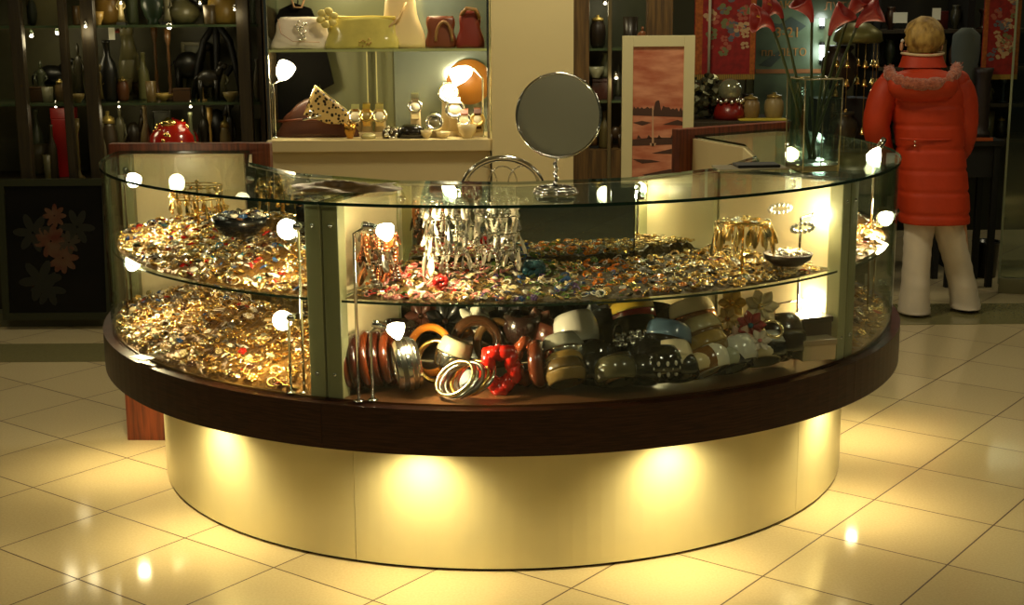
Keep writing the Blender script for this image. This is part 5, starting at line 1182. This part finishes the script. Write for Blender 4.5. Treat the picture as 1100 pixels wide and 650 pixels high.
# ---- display table with glass ball and pots
Yd = 7.55; zt_ = atY(790, 130, Yd).z
xa, xb = atY(742, 130, Yd).x, atY(846, 130, Yd).x
dt = thing('display_table', 'dark wooden display table with a crystal ball and pots', 'table', ((xa+xb)/2, Yd+.2, 0))
MBox('table_top', DARKWOOD, dt, ((xa+xb)/2, Yd+.2, zt_-.02), (xb-xa+.04, .46, .04), 0, .004)
for dx in (xa+.03, xb-.03):
    for dy in (.04, .36): MBox('leg', DARKWOOD, dt, (dx, Yd+dy, (zt_-.04)/2), (.05, .05, zt_-.04))
b = atY(783, 130, Yd+.12); b.z = zt_; k = Yd/F
t = thing('crystal_ball', 'clear glass ball on a red base with silver mounts', 'ornament', b)
mb = MB(); mb.lathe([(0, 0), (17*k, 0), (17*k, 6*k), (14*k, 17*k), (0, 18*k)], 24, M=T(b)); mb.build('red_base', mat('dark_red_base', rgb(120, 24, 16), .3), t)
mb = MB()
for i in range(16): mb.ball(b + Vector((15*k*cos(i*pi/8), 15*k*sin(i*pi/8), 20*k + .004*sin(i*3))), .012, 8, 6)
mb.build('silver_mount', SILVER, t)
mb = MB(); mb.ball(b + Vector((0, 0, 31*k)), 13*k, 24, 16); mb.build('glass_ball', mat('ball_glass', rgb(150, 150, 120), .05, .6), t)
rg = random.Random(6)
for i, (px, lab) in enumerate(((752, 'left bundle of silver foil-wrapped sweets beside the painting'), (763, 'right bundle of silver foil-wrapped sweets, next to the glass ball'))):
    b = atY(px, 130, Yd+.1+.06*i); b.z = zt_; mb = MB()
    for j in range(9):
        p_ = b + Vector((rg.uniform(-.04, .04), rg.uniform(-.03, .03), .03+.02*j)); mb.lathe([(0, -.02), (.03, -.01), (.035, .01), (.012, .03), (.03, .05), (0, .03)], 7, M=T(p_) @ Euler((rg.uniform(-1, 1), rg.uniform(-1, 1), 0)).to_matrix().to_4x4(), smooth=False)
    tag(mb.build('foil_bundle', mat('dull_foil', rgb(120, 120, 96), .25, .9)), lab, 'bundle')
curio('jar', 806, 130, 20, 26, Yd+.12, (128, 104, 64), 'smaller beige pot right of the glass ball', 'pot', 'lidded_pot', z=zt_)
curio('jar', 831, 130, 21, 28, Yd+.12, (140, 122, 80), 'rounder beige pot at the right end of the display table', 'pot', 'lidded_pot', z=zt_)
curio('urn', 803, 104, 16, 20, Yd+.3, (26, 24, 18), 'dark round urn behind the beige pots', 'urn', z=zt_+.02)
MB_ = MB(); b = atY(818, 131, Yd+.06); MB_.box((b.x, Yd+.04, zt_+.004), (52*k, .1, .008), 0, 0, .003); tag(MB_.build('yellow_cloth', mat('yellow_cloth', rgb(190, 170, 50), .8)), 'folded yellow cloth on the front of the display table', 'cloth')
# ---- red tapestries
def tapestry(label, px0, px1, py1, Y, seed, cordpx=None):
    A = atY(px0, py1, Y); C = atY(px1, 0, Y); W = C.x-A.x; z0 = A.z; z1 = 2.25
    t = thing('red_tapestry', label, 'tapestry', ((A.x+C.x)/2, Y, z0))
    MBox('cloth', mat('red_brocade', rgb(150, 24, 20), .7, col2=rgb(120, 16, 14), nscale=30), t, ((A.x+C.x)/2, Y, (z0+z1)/2), (W, .006, z1-z0))
    for x in (A.x+W*.07, C.x-W*.05): MBox('border', mat('orange_border', rgb(176, 92, 26), .7, noise=.4, nscale=60), t, (x, Y-.004, (z0+z1)/2), (W*.12 if x < A.x+W/2 else W*.08, .003, z1-z0))
    mb = MB(); n = 34
    for i in range(n): mb.box((A.x+W*(i+.5)/n, Y, z0-.012), (W/n*.6, .004, .034))
    mb.build('fringe', mat('gold_fringe', rgb(170, 134, 52), .7), t)
    rg = random.Random(seed); mb = MB()
    cols = [0, 1, 2, 3]
    for i in range(46):
        x = A.x+W*rg.uniform(.2, .85); z = rg.uniform(z0+.10, z1-.1) if i > 22 else rg.uniform(z0+.10, z0+.5); mi = rg.choice(cols); r = rg.uniform(.012, .034)
        for p_ in range(5):
            a = p_*2*pi/5+rg.random(); pts = [Vector((x + r*.7*cos(a) + r*.5*cos(u), Y-.0036-.0004*rg.random(), z + r*.7*sin(a) + r*.4*sin(u))) for u in [2*pi*q/8 for q in range(8)]]
            mb.add(pts, [list(range(8))], mi)
    mb.build('embroidered_flowers', [mat('emb_beige', rgb(186, 150, 110), .7), mat('emb_pink', rgb(164, 84, 66), .7), mat('emb_green', rgb(110, 112, 70), .7), mat('emb_blue', rgb(94, 94, 102), .7)], t)
    mb = MB(); mb.tube([(A.x-.03, Y, z1), (C.x+.03, Y, z1)], .012, 8); mb.build('hanging_rod', BRASS, t)
    for x in (A.x+.04, C.x-.04): mb = MB(); mb.tube([(x, Y, z1), (x, Y, 3.2)], .003, 6); mb.build('hanging_line', BLACKM, t)
    return t
tap1 = tapestry('red embroidered tapestry with gold fringe behind the tree painting', 745, 813, 80, 7.95, 1)
tapestry('red embroidered tapestry at the far right edge beside the glass door', 1053, 1098, 80, 8.3, 2)
p0 = atY(762, 40, 7.9); mb = MB(); mb.tube([(p0.x, 7.9, atY(762, 82, 7.9).z), (p0.x, 7.9, 2.3)], .008, 8); mb.build('white_cord', mat('white_cord', rgb(215, 205, 180), .6), tap1)
# ---- grey-green poster wall with orange lettering
Yq = 8.35
A = atY(808, 150, Yq); C = atY(888, -60, Yq)
mb = MB(); mb.box(((A.x+C.x)/2+.02, Yq+.05, 1.6), (C.x-A.x+.12, .08, 3.2)); struct(mb.build('wall_inner', mat('grey_green_partition', rgb(100, 108, 78), .35, noise=.1, nscale=3)))
po = thing('advertising_poster', 'grey-green poster with orange lettering behind the callas', 'poster', ((A.x+C.x)/2, Yq, A.z))
MBox('poster_board', mat('poster_green', rgb(96, 112, 84), .35, col2=rgb(64, 78, 60), nscale=2.2, stretch=(1, 1, 2.5)), po, ((A.x+C.x)/2, Yq, (A.z+C.z)/2), (C.x-A.x, .02, C.z-A.z))
ORG = mat('orange_lettering', rgb(150, 104, 40), .6)
def text(body, p_, size, m, parent, name='lettering'):
    cu = bpy.data.curves.new('t', 'FONT'); cu.body = body; cu.size = size; cu.extrude = .001; cu.align_x = 'CENTER'
    to = bpy.data.objects.new('t', cu); COL.objects.link(to); bpy.context.view_layer.update()
    me = bpy.data.meshes.new_from_object(to); bpy.data.objects.remove(to); bpy.data.curves.remove(cu)
    Mx = T(p_ - parent.location) @ Matrix.Rotation(pi/2, 4, 'X'); me.transform(Mx); me.materials.clear(); me.materials.append(m)
    o = bpy.data.objects.new(name, me); COL.objects.link(o); o.parent = parent; return o
kq = Yq/F
text('3-21', atY(846, 40, Yq-.013), 15*kq, ORG, po)
text('пл. ЛЕТО', atY(842, 60, Yq-.013), 11*kq, ORG, po)
text('АКТИ', atY(850, 9, Yq-.013), 11*kq, ORG, po)
slab_px('orange_stripe', mat('orange_stripe', rgb(140, 90, 44), .6), po, 812, 886, 74, 79, Yq-.013, .004)
mb = MB()
for pts in (((812, 22), (838, 26), (850, 18), (866, 28), (858, 34), (840, 32)), ((815, 70), (832, 58), (840, 52), (842, 58), (828, 72))):
    v = [atY(x, y, Yq-.0125) for x, y in pts]; mb.add(v, [list(range(len(v)))])
mb.build('poster_figure', mat('poster_dark_shape', rgb(50, 62, 52), .5), po)
sg = thing('shop_sign', 'dark glass sign with orange letters above the right-hand callas', 'sign', atY(900, 14, 8.3))
slab_px('sign_board', mat('sign_board', rgb(52, 58, 42), .3), sg, 870, 938, -12, 20, 8.3, .012)
text('ЛУТО', atY(902, 11, 8.296), 12*8.3/F, mat('dull_orange_letters', rgb(110, 72, 34), .6), sg)
for i, (y0, y1, lab) in enumerate(((13, 29, 'upper'), (47, 66, 'lower'))):
    a, b = atY(883, y1, 8.325), atY(883, y0, 8.325); t = thing('light_tube', 'short vertical glowing white tube right of the middle calla, %s one' % lab, 'light', a)
    mb = MB(); mb.tube([a, b], .014, 12); mb.build('glowing_tube', emis('cool_tube', (.85, .95, 1, 1), 9), t)
    for p_ in (a, b): mb = MB(); mb.lathe([(0, -.008), (.016, -.008), (.016, .008), (0, .008)], 12, M=T(p_)); mb.build('tube_cap', BLACKM, t)
    for p_ in (a, b): mb = MB(); mb.tube([p_, p_ + Vector((0, .03, 0))], .006, 6); mb.build('wall_bracket', BLACKM, t)
    light('tube_glow', 'POINT', (a+b)/2 - Vector((0, .08, 0)), 1.0, (.9, 1, .95), shadow_soft_size=.04)
# ---- chimes, urns and the crowded shelves behind the person
Yh = 7.9; k = Yh/F
c = atY(922, 34, Yh); t = thing('wind_chime', 'dark wind chime with a greenish round top and gold bells left of the person', 'wind chime', c - Vector((0, 0, .5)))
mb = MB(); mb.lathe([(0, .05), (.06, .045), (24*k, 0), (26*k, -.05), (23*k, -.06), (0, -.03)], 28, M=T(c)); mb.build('chime_top', mat('chime_top', rgb(104, 100, 52), .4, .4), t)
for i in range(7):
    a = i*2*pi/7+.4; r = 21*k; x, y = c.x+r*cos(a), c.y+r*sin(a); L = .28+.10*(i % 3)
    mb = MB(); mb.tube([(x, y, c.z-.03), (x, y, c.z-.05-L)], .002, 5); st = mb.build('chime_string', BRASS, t)
    for z in (.12, .22, L): mb = MB(); mb.lathe([(0, .04), (.008, .036), (.014, .012), (.022, 0), (.018, 0), (0, .02)], 12, M=T((x, y, c.z-.07-z))); mb.build('bell', GOLD, st)
mb = MB(); mb.tube([c + Vector((0, 0, .05)), (c.x, c.y, 3.2)], .003, 6); mb.build('chime_cord', BLACKM, t)
curio('urn', 900, 104, 38, 54, 8.0, (40, 30, 20), 'large dark urn with a pale rim behind the vase, upper of two', 'urn', 'urn')
curio('urn', 905, 160, 30, 40, 7.85, (58, 52, 38), 'grey stone pot with a pale rim behind the vase, lower of two', 'pot', 'urn')
mb = MB()
for (px, py, Y, r) in ((900, 52, 8.0, 19), (905, 122, 7.85, 15)):
    pass
t = thing('urn_stand', 'dark stepped wooden stand under the two urns behind the vase', 'stand', atY(905, 200, 7.95) * 1.0)
ta = atY(905, 160, 7.85).z; tb_ = atY(900, 104, 8.0).z
MBox('stand_step', BLACKM, t, (atY(905, 160, 7.85).x, 7.82, ta/2-.002), (.26, .14, ta-.004)); MBox('stand_back', BLACKM, t, (atY(902, 104, 8.0).x, 8.0, tb_/2-.002), (.30, .2, tb_-.004))
# dark shelves
Ys = 8.6
x0, x1 = atY(935, 100, Ys).x, atY(1100, 100, Ys).x + .6
sh = thing('shop_shelf_rack', 'dark rack of shelves full of small goods behind the person in red', 'shelf', ((x0+x1)/2, Ys+.2, 0))
MBox('rack_back', mat('rack_back', rgb(40, 40, 30), .5), sh, ((x0+x1)/2, Ys+.42, 1.25), (x1-x0, .02, 2.1))
for x in (x0+.02, (x0*.62+x1*.38), x1-.02): MBox('rack_post', BLACKM, sh, (x, Ys+.2, 1.15), (.04, .4, 2.3))
rz = [atY(1000, y, Ys).z for y in (150, 112, 72, 32)]
for z in rz: MBox('rack_shelf', DARKWOOD, sh, ((x0+x1)/2, Ys+.2, z-.01), (x1-x0, .4, .02))
rg = random.Random(12); kinds = ['vase', 'bottle', 'jar', 'figurine', 'box', 'cup', 'candlestick', 'urn']
plc = ['bottom', 'second', 'third', 'top']; ORD = ['first', 'second', 'third', 'fourth', 'fifth', 'sixth', 'seventh', 'eighth', 'ninth', 'tenth', 'eleventh', 'twelfth']
for r_, z in enumerate(rz):
    n = 0
    for px in range(944, 1098, 14):
        if 962 < px < 1018 and r_ >= 1 and rg.random() < .4: continue
        kd = rg.choice(kinds); c_ = rg.choice([(60, 58, 40), (36, 34, 26), (90, 84, 56), (70, 46, 28), (48, 60, 66), (110, 96, 60), (84, 30, 20), (54, 64, 48)])
        nmz = {(60, 58, 40): 'olive grey', (36, 34, 26): 'black', (90, 84, 56): 'khaki', (70, 46, 28): 'brown', (48, 60, 66): 'slate blue', (110, 96, 60): 'tan', (84, 30, 20): 'dark red', (54, 64, 48): 'dark green'}[c_]
        curio(kd, px, 0, rg.uniform(9, 13), rg.uniform(16, 30), Ys+.12, c_, '%s %s, %s from the left on the %s shelf behind the person' % (nmz, kd, ORD[n], plc[r_]), kd, z=z); n += 1
for i, (px, py, w, h, lab) in enumerate(((967, 19, 15, 11, 'white price card left of the person\'s head'), (1006, 15, 9, 12, 'white price card right of the person\'s head'))):
    p_ = atY(px, py, Ys-.02); t = thing('blank_card', lab, 'card', p_); mb = MB(); mb.box(p_, (w*Ys/F, .002, h*Ys/F), 0); mb.build('card_face', mat('white_tag', rgb(235, 235, 215), .5), t)
    mb = MB(); mb.tube([p_ + Vector((0, .004, 0)), p_ + Vector((0, .06, .0))], .003, 6); mb.build('card_clip', BLACKM, t)
# blue-grey garment on the rack, carved column, table with orange edge, bin
p_ = atY(1037, 62, 8.35); mb = MB()
mb.loft([[p_ + Vector((w*cos(a), .05*sin(a), z)) for a in [2*pi*q/16 for q in range(16)]] for z, w in ((.17, .03), (.13, .08), (.05, .085), (-.1, .07), (-.28, .075))]); tag(mb.build('hanging_garment', mat('slate_cloth', rgb(74, 80, 74), .9)), 'slate grey top hanging right of the person\'s shoulder', 'garment')
Yk = 8.15; tz = atY(1055, 150, Yk).z; tx = atY(1050, 150, Yk).x
t = thing('side_table', 'black side table with an orange edge right of the person', 'table', (tx, Yk+.15, 0))
MBox('table_top', BLACKM, t, (tx, Yk+.15, tz-.02), (.30, .34, .035), 0, .004); MBox('orange_edge', mat('orange_edge', rgb(170, 80, 30), .5), t, (tx+.02, Yk-.022, tz+.004), (.12, .012, .018))
for dx in (-.12, .12):
    for dy in (.02, .28): MBox('leg', BLACKM, t, (tx+dx, Yk+dy, (tz-.04)/2), (.035, .035, tz-.04))
MBox('drawer_box', BLACKM, t, (tx-.02, Yk+.16, tz-.13), (.26, .28, .18), 0, .004)
b = Vector((atY(1060, 150, Yk).x, Yk+.12, tz)); k = Yk/F; mb = MB()
prof = [(0, 0), (.055, 0), (.055, .03)]
for i in range(9): prof += [(.04+.006*(i % 2), .05+.034*i)]
prof += [(.05, .37), (.055, .40), (0, .40)]
mb.lathe(prof, 16, M=T(b)); tag(mb.build('carved_column', mat('carved_dark_wood', rgb(38, 26, 18), .5)), 'dark carved wooden column standing on the black side table', 'sculpture')
b = Vector((atY(1058, 292, 8.0).x, 7.95, 0)); b = atz(1057, 297, 0); t = thing('waste_bin', 'black waste bin on the floor right of the person', 'bin', b); k = b.y/F
mb = MB(); mb.lathe([(0, 0), (12*k, 0), (14*k, 38*k), (14.5*k, 38*k), (14.5*k, 39*k), (12.5*k, 39*k), (11*k, 4*k), (0, 4*k)], 24, M=T(b)); mb.build('bin_body', BLACK, t)
mb = MB(); mb.torus(14.2*k, .006, 28, 8, M=T(b + Vector((0, 0, 39*k)))); mb.build('bin_rim', BLACKM, t)
# glass door panel at the right with a metal shoe
dp = atz(1072, 314, 0); t = thing('glass_door_panel', 'tall glass door panel with a metal shoe at the right edge', 'glass door', dp)
rzz = math.atan2(-.35, .9); L = .9; dirv = Vector((cos(rzz), sin(rzz), 0))
MBox('glass_leaf', glassmat('door_glass', (.80, .86, .78, 1), 1.3), t, dp + dirv*L/2 + Vector((0, 0, 1.2)), (L, .012, 2.3), rzz)
MBox('floor_shoe', mat('dull_steel', rgb(130, 128, 100), .35, .6), t, dp + dirv*.10 + Vector((0, 0, .045)), (.2, .04, .09), rzz, .004)
MBox('leaf_edge', mat('pale_glass_edge', rgb(132, 140, 108), .3), t, dp + Vector((0, 0, 1.2)), (.012, .014, 2.3), rzz)
# lit shop window at the far right edge
p_ = atY(1096, 58, 10.93); t = thing('lit_panel', 'bright white lit panel on the back wall at the far right edge', 'light', p_ - Vector((0, 0, .18)))
MBox('glowing_face', emis('white_panel', (.95, 1, .95, 1), 3), t, p_ + Vector((.12, 0, 0)), (.26, .01, .42)); MBox('panel_case', BLACKM, t, p_ + Vector((.12, .035, 0)), (.28, .06, .44))

# ================================================================== the person in the red coat
def skin_mesh(name, pts, edges, radii, m, parent, root, lev=2):
    me = bpy.data.meshes.new(name); r0 = parent
    while r0.parent: r0 = r0.parent
    me.from_pydata([Vector(p_)-r0.location for p_ in pts], edges, []); me.materials.append(m)
    o = bpy.data.objects.new(name, me); COL.objects.link(o); o.parent = parent
    bm = bmesh.new(); bm.from_mesh(me); lay = bm.verts.layers.skin.verify(); bm.verts.ensure_lookup_table()
    for i, v in enumerate(bm.verts):
        r = radii[i]; v[lay].radius = r if isinstance(r, tuple) else (r, r); v[lay].use_root = (i == root)
    bm.to_mesh(me); bm.free()
    s = o.modifiers.new('skin', 'SKIN'); s.use_smooth_shade = True; s.branch_smoothing = .6
    ss = o.modifiers.new('subdivision', 'SUBSURF'); ss.levels = lev; ss.render_levels = lev
    return o
YP = 7.42
pk = YP/F
def pp(px, py, dy=0.0): return atY(px, py, YP+dy)
per = thing('person', 'person seen from behind in a red quilted coat and white trousers', 'person', atz(1003, 337, 0))
SKINM = mat('skin', rgb(206, 150, 112), .5)
fl_, fr_ = pp(984, 331), pp(1034, 326)
head = pp(990, 46); neck = pp(991, 70); hip = pp(1003, 190)
pts = [hip, pp(1001, 160), pp(998, 130), pp(996, 100), pp(993, 82), neck, pp(990, 57, -.0), head, pp(990, 33), pp(972, 47, .05), pp(973, 56, .05),   # 0..10 spine, head, nose, chin
       pp(956, 92), pp(944, 132, .02), pp(950, 165, .16), pp(953, 168, .22),                 # 11..14 left arm, bent forward
       pp(1030, 92), pp(1037, 132, .02), pp(1030, 165, .16), pp(1026, 168, .22),             # 15..18 right arm
       pp(988, 200), pp(985, 262), pp(982, 326), pp(975, 332, .06),                          # 19..22 left leg
       pp(1018, 200), pp(1028, 260, .04), pp(1036, 322, .08), pp(1040, 327, .16)]            # 23..26 right leg
rad = [.13, .12, .125, .13, .07, .052, .07, .088, .07, .014, .03, .06, .045, .035, .028, .06, .045, .035, .028, .085, .06, .042, .035, .085, .06, .042, .035]
edges = [(0, 1), (1, 2), (2, 3), (3, 4), (4, 5), (5, 6), (6, 7), (7, 8), (7, 9), (6, 10), (3, 11), (11, 12), (12, 13), (13, 14), (3, 15), (15, 16), (16, 17), (17, 18), (0, 19), (19, 20), (20, 21), (21, 22), (0, 23), (23, 24), (24, 25), (25, 26)]
for w, sgn in ((14, 1), (18, -1)):                                                            # five fingers on each hand
    base = pts[w]; n0 = len(pts)
    pts.append(base + Vector((sgn*.01, .05, -.005))); rad.append((.036, .016)); edges.append((w, n0))
    for i in range(4):
        f0 = pts[n0] + Vector((sgn*(.026-.018*i)*1, .028, -.004*abs(i-1.5))); L = [.030, .036, .034, .026][i]
        pts += [f0, f0 + Vector((0, L*.8, -.012)), f0 + Vector((0, L*1.2, -.034))]; rad += [.009, .008, .007]
        j = len(pts)-3; edges += [(n0, j), (j, j+1), (j+1, j+2)]
    th = base + Vector((sgn*.034, .03, .0)); pts += [th, th + Vector((sgn*.012, .03, -.01))]; rad += [.011, .009]; j = len(pts)-2; edges += [(w, j), (j, j+1)]
skin_mesh('body', pts, edges, rad, SKINM, per, 0)
mb = MB()
for s, x in ((-1, 968.5), (1, 1011)):
    mb.ball(pp(x, 50, -.005), (.009, .014, .024), 10, 8)
mb.build('ear', SKINM, per)
mb = MB(); mb.ball(pp(969.5, 44, .062), .010, 10, 8); mb.build('eye', mat('eye_white', rgb(230, 225, 215), .2), per)
mb = MB(); mb.tube([pp(971, 55, .07), pp(975, 56, .09), pp(980, 56, .095)], .005, 6); mb.build('mouth', mat('lips', rgb(170, 80, 70), .5), per)
# short blond hair
HAIR = mat('blond_hair', rgb(196, 160, 84), .55, col2=rgb(120, 88, 40), nscale=14, stretch=(2, 2, .7), bump=.6, bscale=40)
bm = bmesh.new(); bmesh.ops.create_icosphere(bm, subdivisions=4, radius=1); hc = pp(992, 41, -.005); rg = random.Random(8)
from mathutils import noise as mnoise
for v in bm.verts:
    d = v.co.normalized(); n = mnoise.noise(d*4)*.05 + mnoise.noise(d*11)*.035
    r = Vector((.104, .110, .112)); co = Vector((d.x*r.x, d.y*r.y, d.z*r.z))*(1+n)
    if d.z < -.35: co.x *= .92; co.y *= .9
    if d.y > .35 and d.z < .55: co.y *= .72                       # leaves the face free
    if d.x < -.5 and d.z < .2 and d.y > -.1: co.x *= .78
    v.co = hc + co
mb = MB(); mb.frombm(bm, 0, None, True); mb.build('hair', HAIR, per)
# coat: quilted body, skirt and sleeves
COAT = mat('red_coat_cloth', rgb(196, 56, 13), .6, noise=.12, nscale=8, bump=.25, bscale=26)
def coatsec(cx, py, hw, hd, dy=0.0, n=36, e=.8):
    c = pp(cx, py, dy); out = []
    for q in range(n):
        a = 2*pi*q/n; ca, sa = cos(a), sin(a)
        out.append(c + Vector((hw*pk*math.copysign(abs(ca)**e, ca), hd*math.copysign(abs(sa)**e, sa), 0)))
    return out
keys = [(1003, 238, 37, .155), (1003, 222, 37, .158), (1002, 205, 37, .155), (1001, 188, 36.5, .15), (1000, 172, 36, .145), (999, 158, 35.5, .14), (998, 145, 36, .14), (997, 130, 37, .14), (996, 115, 38, .142), (994.5, 100, 38, .138), (993, 90, 35, .125), (992, 82, 26, .105), (991, 74, 19, .085), (991, 66, 16, .075)]
secs = []
seams = [228, 204, 181, 158, 133, 112]
y = 238.0
while y >= 66:
    for (c0, y0, w0, d0), (c1, y1, w1, d1) in zip(keys[:-1], keys[1:]):
        if y1 <= y <= y0:
            u = (y0-y)/(y0-y1); cx_, hw, hdp = c0+(c1-c0)*u, w0+(w1-w0)*u, d0+(d1-d0)*u; break
    dmin = min(abs(y-s) for s in seams); pf = 1 - .045*max(0, 1-dmin/3.0)
    if y < 105: pf = 1
    secs.append(coatsec(cx_, y, hw*pf, hdp*pf)); y -= 2.0
mb = MB(); mb.loft(secs); mb.build('coat', COAT, per)
for nm, pth in (('left', [(957, 88, 0, .062), (950, 100, -.005, .074), (944, 118, -.005, .074), (941, 136, 0, .07), (944, 152, .05, .066), (948, 163, .12, .058), (952, 167, .18, .052)]),
                ('right', [(1029, 88, 0, .062), (1034, 102, 0, .072), (1036, 120, 0, .072), (1036, 138, 0, .068), (1034, 153, .05, .064), (1030, 164, .12, .056), (1027, 167, .18, .05)])):
    P_ = [pp(x, y, d) for x, y, d, _ in pth]; rr = [r for *_, r in pth]
    pts2 = []; r2 = []
    for i in range(len(P_)-1):
        for u in (0, .25, .5, .75): pts2.append(P_[i].lerp(P_[i+1], u)); r2.append((rr[i]+(rr[i+1]-rr[i])*u)*(1 - (.05 if u == 0 else 0)))
    pts2.append(P_[-1]); r2.append(rr[-1])
    mb = MB(); mb.tube(pts2, r2, 20); mb.ball(P_[0], rr[0], 16, 12); mb.build('sleeve', COAT, per)
# hood lying on the back with its fur edge, collar
mb = MB()
secs = []
for i in range(13):
    u = i/12; a0_ = pi*u; w = 37*pk*(sin(a0_)**.6); cz = 74 + 36*(1-cos(a0_))/2
    secs.append([pp(991.5, cz, -.10 - .045*sin(a0_)) + Vector((max(w, .01)*cos(t_), .075*sin(t_)*(.35+.65*sin(a0_)), 0)) for t_ in [2*pi*q/28 for q in range(28)]])
mb.loft(secs); mb.build('hood', COAT, per)
FUR = mat('pinkish_fur', rgb(196, 112, 82), .9, col2=rgb(150, 70, 46), nscale=60, bump=1.0, bscale=120, sheen=.5)
fp = [(955, 74, -.06), (956, 80, -.10), (963, 86, -.155), (975, 89.5, -.195), (990, 91, -.21), (1005, 90, -.20), (1018, 86, -.165), (1026, 79, -.12), (1028, 70, -.07)]
P_ = [pp(*p_) for p_ in fp]; pts2 = []
for i in range(len(P_)-1):
    for u in (0, .2, .4, .6, .8): pts2.append(P_[i].lerp(P_[i+1], u))
pts2.append(P_[-1]); rg = random.Random(10)
mb = MB(); mb.tube(pts2, [(.030+.004*rg.uniform(-1, 1))*(1.0 if 1 < i < len(pts2)-2 else .75) for i in range(len(pts2))], 16)
for i in range(420):
    j = rg.randrange(len(pts2)); a = rg.uniform(0, 6.28); d = Vector((rg.uniform(-1, 1), rg.uniform(-1, 1), rg.uniform(-1, 1))).normalized(); p_ = pts2[j] + d*.026; mb.lathe([(.004, 0), (0, .009)], 4, M=T(p_) @ zrot(d), smooth=False)
mb.build('fur_trim', FUR, per)
mb = MB(); secs = []
for z, w, d in ((72, 25, .10), (66, 22.5, .092), (61, 21, .085), (57, 20, .08)): secs.append(coatsec(991, z, w, d, -.01, 28, .9))
mb.loft(secs, cap=False); mb.loft([[p_.lerp(sum(s, Vector())/28, .12) for p_ in s] for s in secs], cap=False); mb.build('collar', COAT, per)
mb = MB(); mb.tube([pp(991, 58, -.01) + Vector((21.5*pk*cos(a), .088*sin(a), .004*cos(2*a))) for a in [2*pi*q/28 for q in range(28)]], .007, 8, closed=True); mb.build('scarf_edge', mat('pale_lining', rgb(214, 190, 150), .8), per)
mb = MB()
for x in (983, 1034): 
    for y in (152, 156): mb.ball(pp(x, y, -.142 if x < 1000 else -.06), .007, 8, 6)
mb.build('coat_button', SILVER, per)
mb = MB(); mb.tube([pp(966, 149, -.118), pp(980, 150, -.143), pp(1000, 150.5, -.148), pp(1018, 150, -.14), pp(1031, 149, -.10)], .006, 8); mb.build('half_belt', COAT, per)
# trousers
TRS = mat('white_trousers', rgb(226, 212, 190), .75, noise=.08, nscale=7, bump=.15, bscale=14)
for path in ([(990, 215, 17, 0), (988, 240, 16.5, 0), (986, 262, 15, .0), (984, 285, 14.5, .0), (983, 308, 15, .0), (982, 328, 17, .0), (982, 335, 17.5, .0)],
             [(1015, 215, 17, 0), (1018, 240, 17, .02), (1023, 262, 15.5, .04), (1029, 285, 15, .06), (1034, 308, 15, .08), (1037, 325, 16, .09), (1037, 330, 16.5, .09)]):
    secs = []
    for i in range(len(path)-1):
        for u in (0, .25, .5, .75):
            a, b = path[i], path[i+1]; cx_, cy_, hw, dy = [a[q]+(b[q]-a[q])*u for q in range(4)]
            secs.append([pp(cx_, cy_, dy) + Vector((hw*pk*cos(t_)*(1+.03*sin(i*5+u*9+t_*3)), (.085 if cy_ < 300 else .095)*sin(t_), 0)) for t_ in [2*pi*q/24 for q in range(24)]])
    a = path[-1]; secs.append([pp(a[0], a[1], a[3]) + Vector((a[2]*pk*cos(t_), .1*sin(t_), 0)) for t_ in [2*pi*q/24 for q in range(24)]])
    mb = MB(); mb.loft(secs); mb.build('trouser_leg', TRS, per)
SHOE = mat('dark_shoe', rgb(40, 24, 18), .4)
for (x, y, dx) in ((981, 338, -.02), (1038, 333, .02)):
    b = atz(x, y, 0); mb = MB()
    mb.loft([[b + Vector((.042*w*cos(t_), L + .07*0 , .0)) + Vector((0, 0, max(0.0, .028*hh*(1+sin(t_))))) for t_ in [2*pi*q/16 for q in range(16)]] for L, w, hh in ((-.07, .55, .7), (-.05, .85, 1.0), (0, .95, 1.2), (.06, 1.0, 1.25), (.12, 1.05, .95), (.16, .85, .7), (.18, .4, .45))])
    mb.build('shoe', SHOE, per)

# ================================================================== light of the hall
w = bpy.data.worlds.new('world'); scene.world = w; w.use_nodes = True
bg = w.node_tree.nodes['Background']; bg.inputs[0].default_value = (.55, .62, .42, 1); bg.inputs[1].default_value = .03
def ceiling_light(label, x, y, e, col=(1, .88, .58), sz=.5):
    t = thing('ceiling_light', label, 'light', (x, y, 3.17), 'ceiling lights of the hall')
    mb = MB(); mb.ring([(sz/2, -.03), (sz/2+.03, -.03), (sz/2+.03, .03), (sz/2, .03)], 32, M=T((x, y, 3.17))); mb.build('lamp_ring', WPAINT, t)
    mb = MB(); mb.lathe([(0, -.02), (sz/2, -.02), (sz/2, 0), (0, 0)], 32, M=T((x, y, 3.17)), smooth=False); mb.build('lit_diffuser', emis('ceiling_diffuser', (1, .9, .62, 1), 2.5), t)
    light('hall_light', 'AREA', (x, y, 3.14), e, col, shape='DISK', size=sz)
for i, (x, y, e, lab) in enumerate(((-2.6, 2.6, 10.5, 'front left'), (0.2, 1.6, 11, 'front middle'), (2.8, 2.6, 13, 'front right'), (3.4, 5.4, 10, 'right, between counter and shop'), (0.4, 6.0, 32, 'over the counter, before the pillar'), (2.2, 9.1, 9, 'over the dark rack'), (3.8, 8.4, 8, 'rightmost, inside the shop'), (-2.6, 6.3, 6, 'left, before the curio cabinet'))):
    ceiling_light('round ceiling light of the hall, '+lab, x, y, e)
vs_ = scene.view_settings
scene.display_settings.display_device = 'sRGB'
vs_.view_transform = 'Standard'; vs_.look = 'None'; vs_.exposure = 0.0; vs_.gamma = 1.0; vs_.use_curve_mapping = False
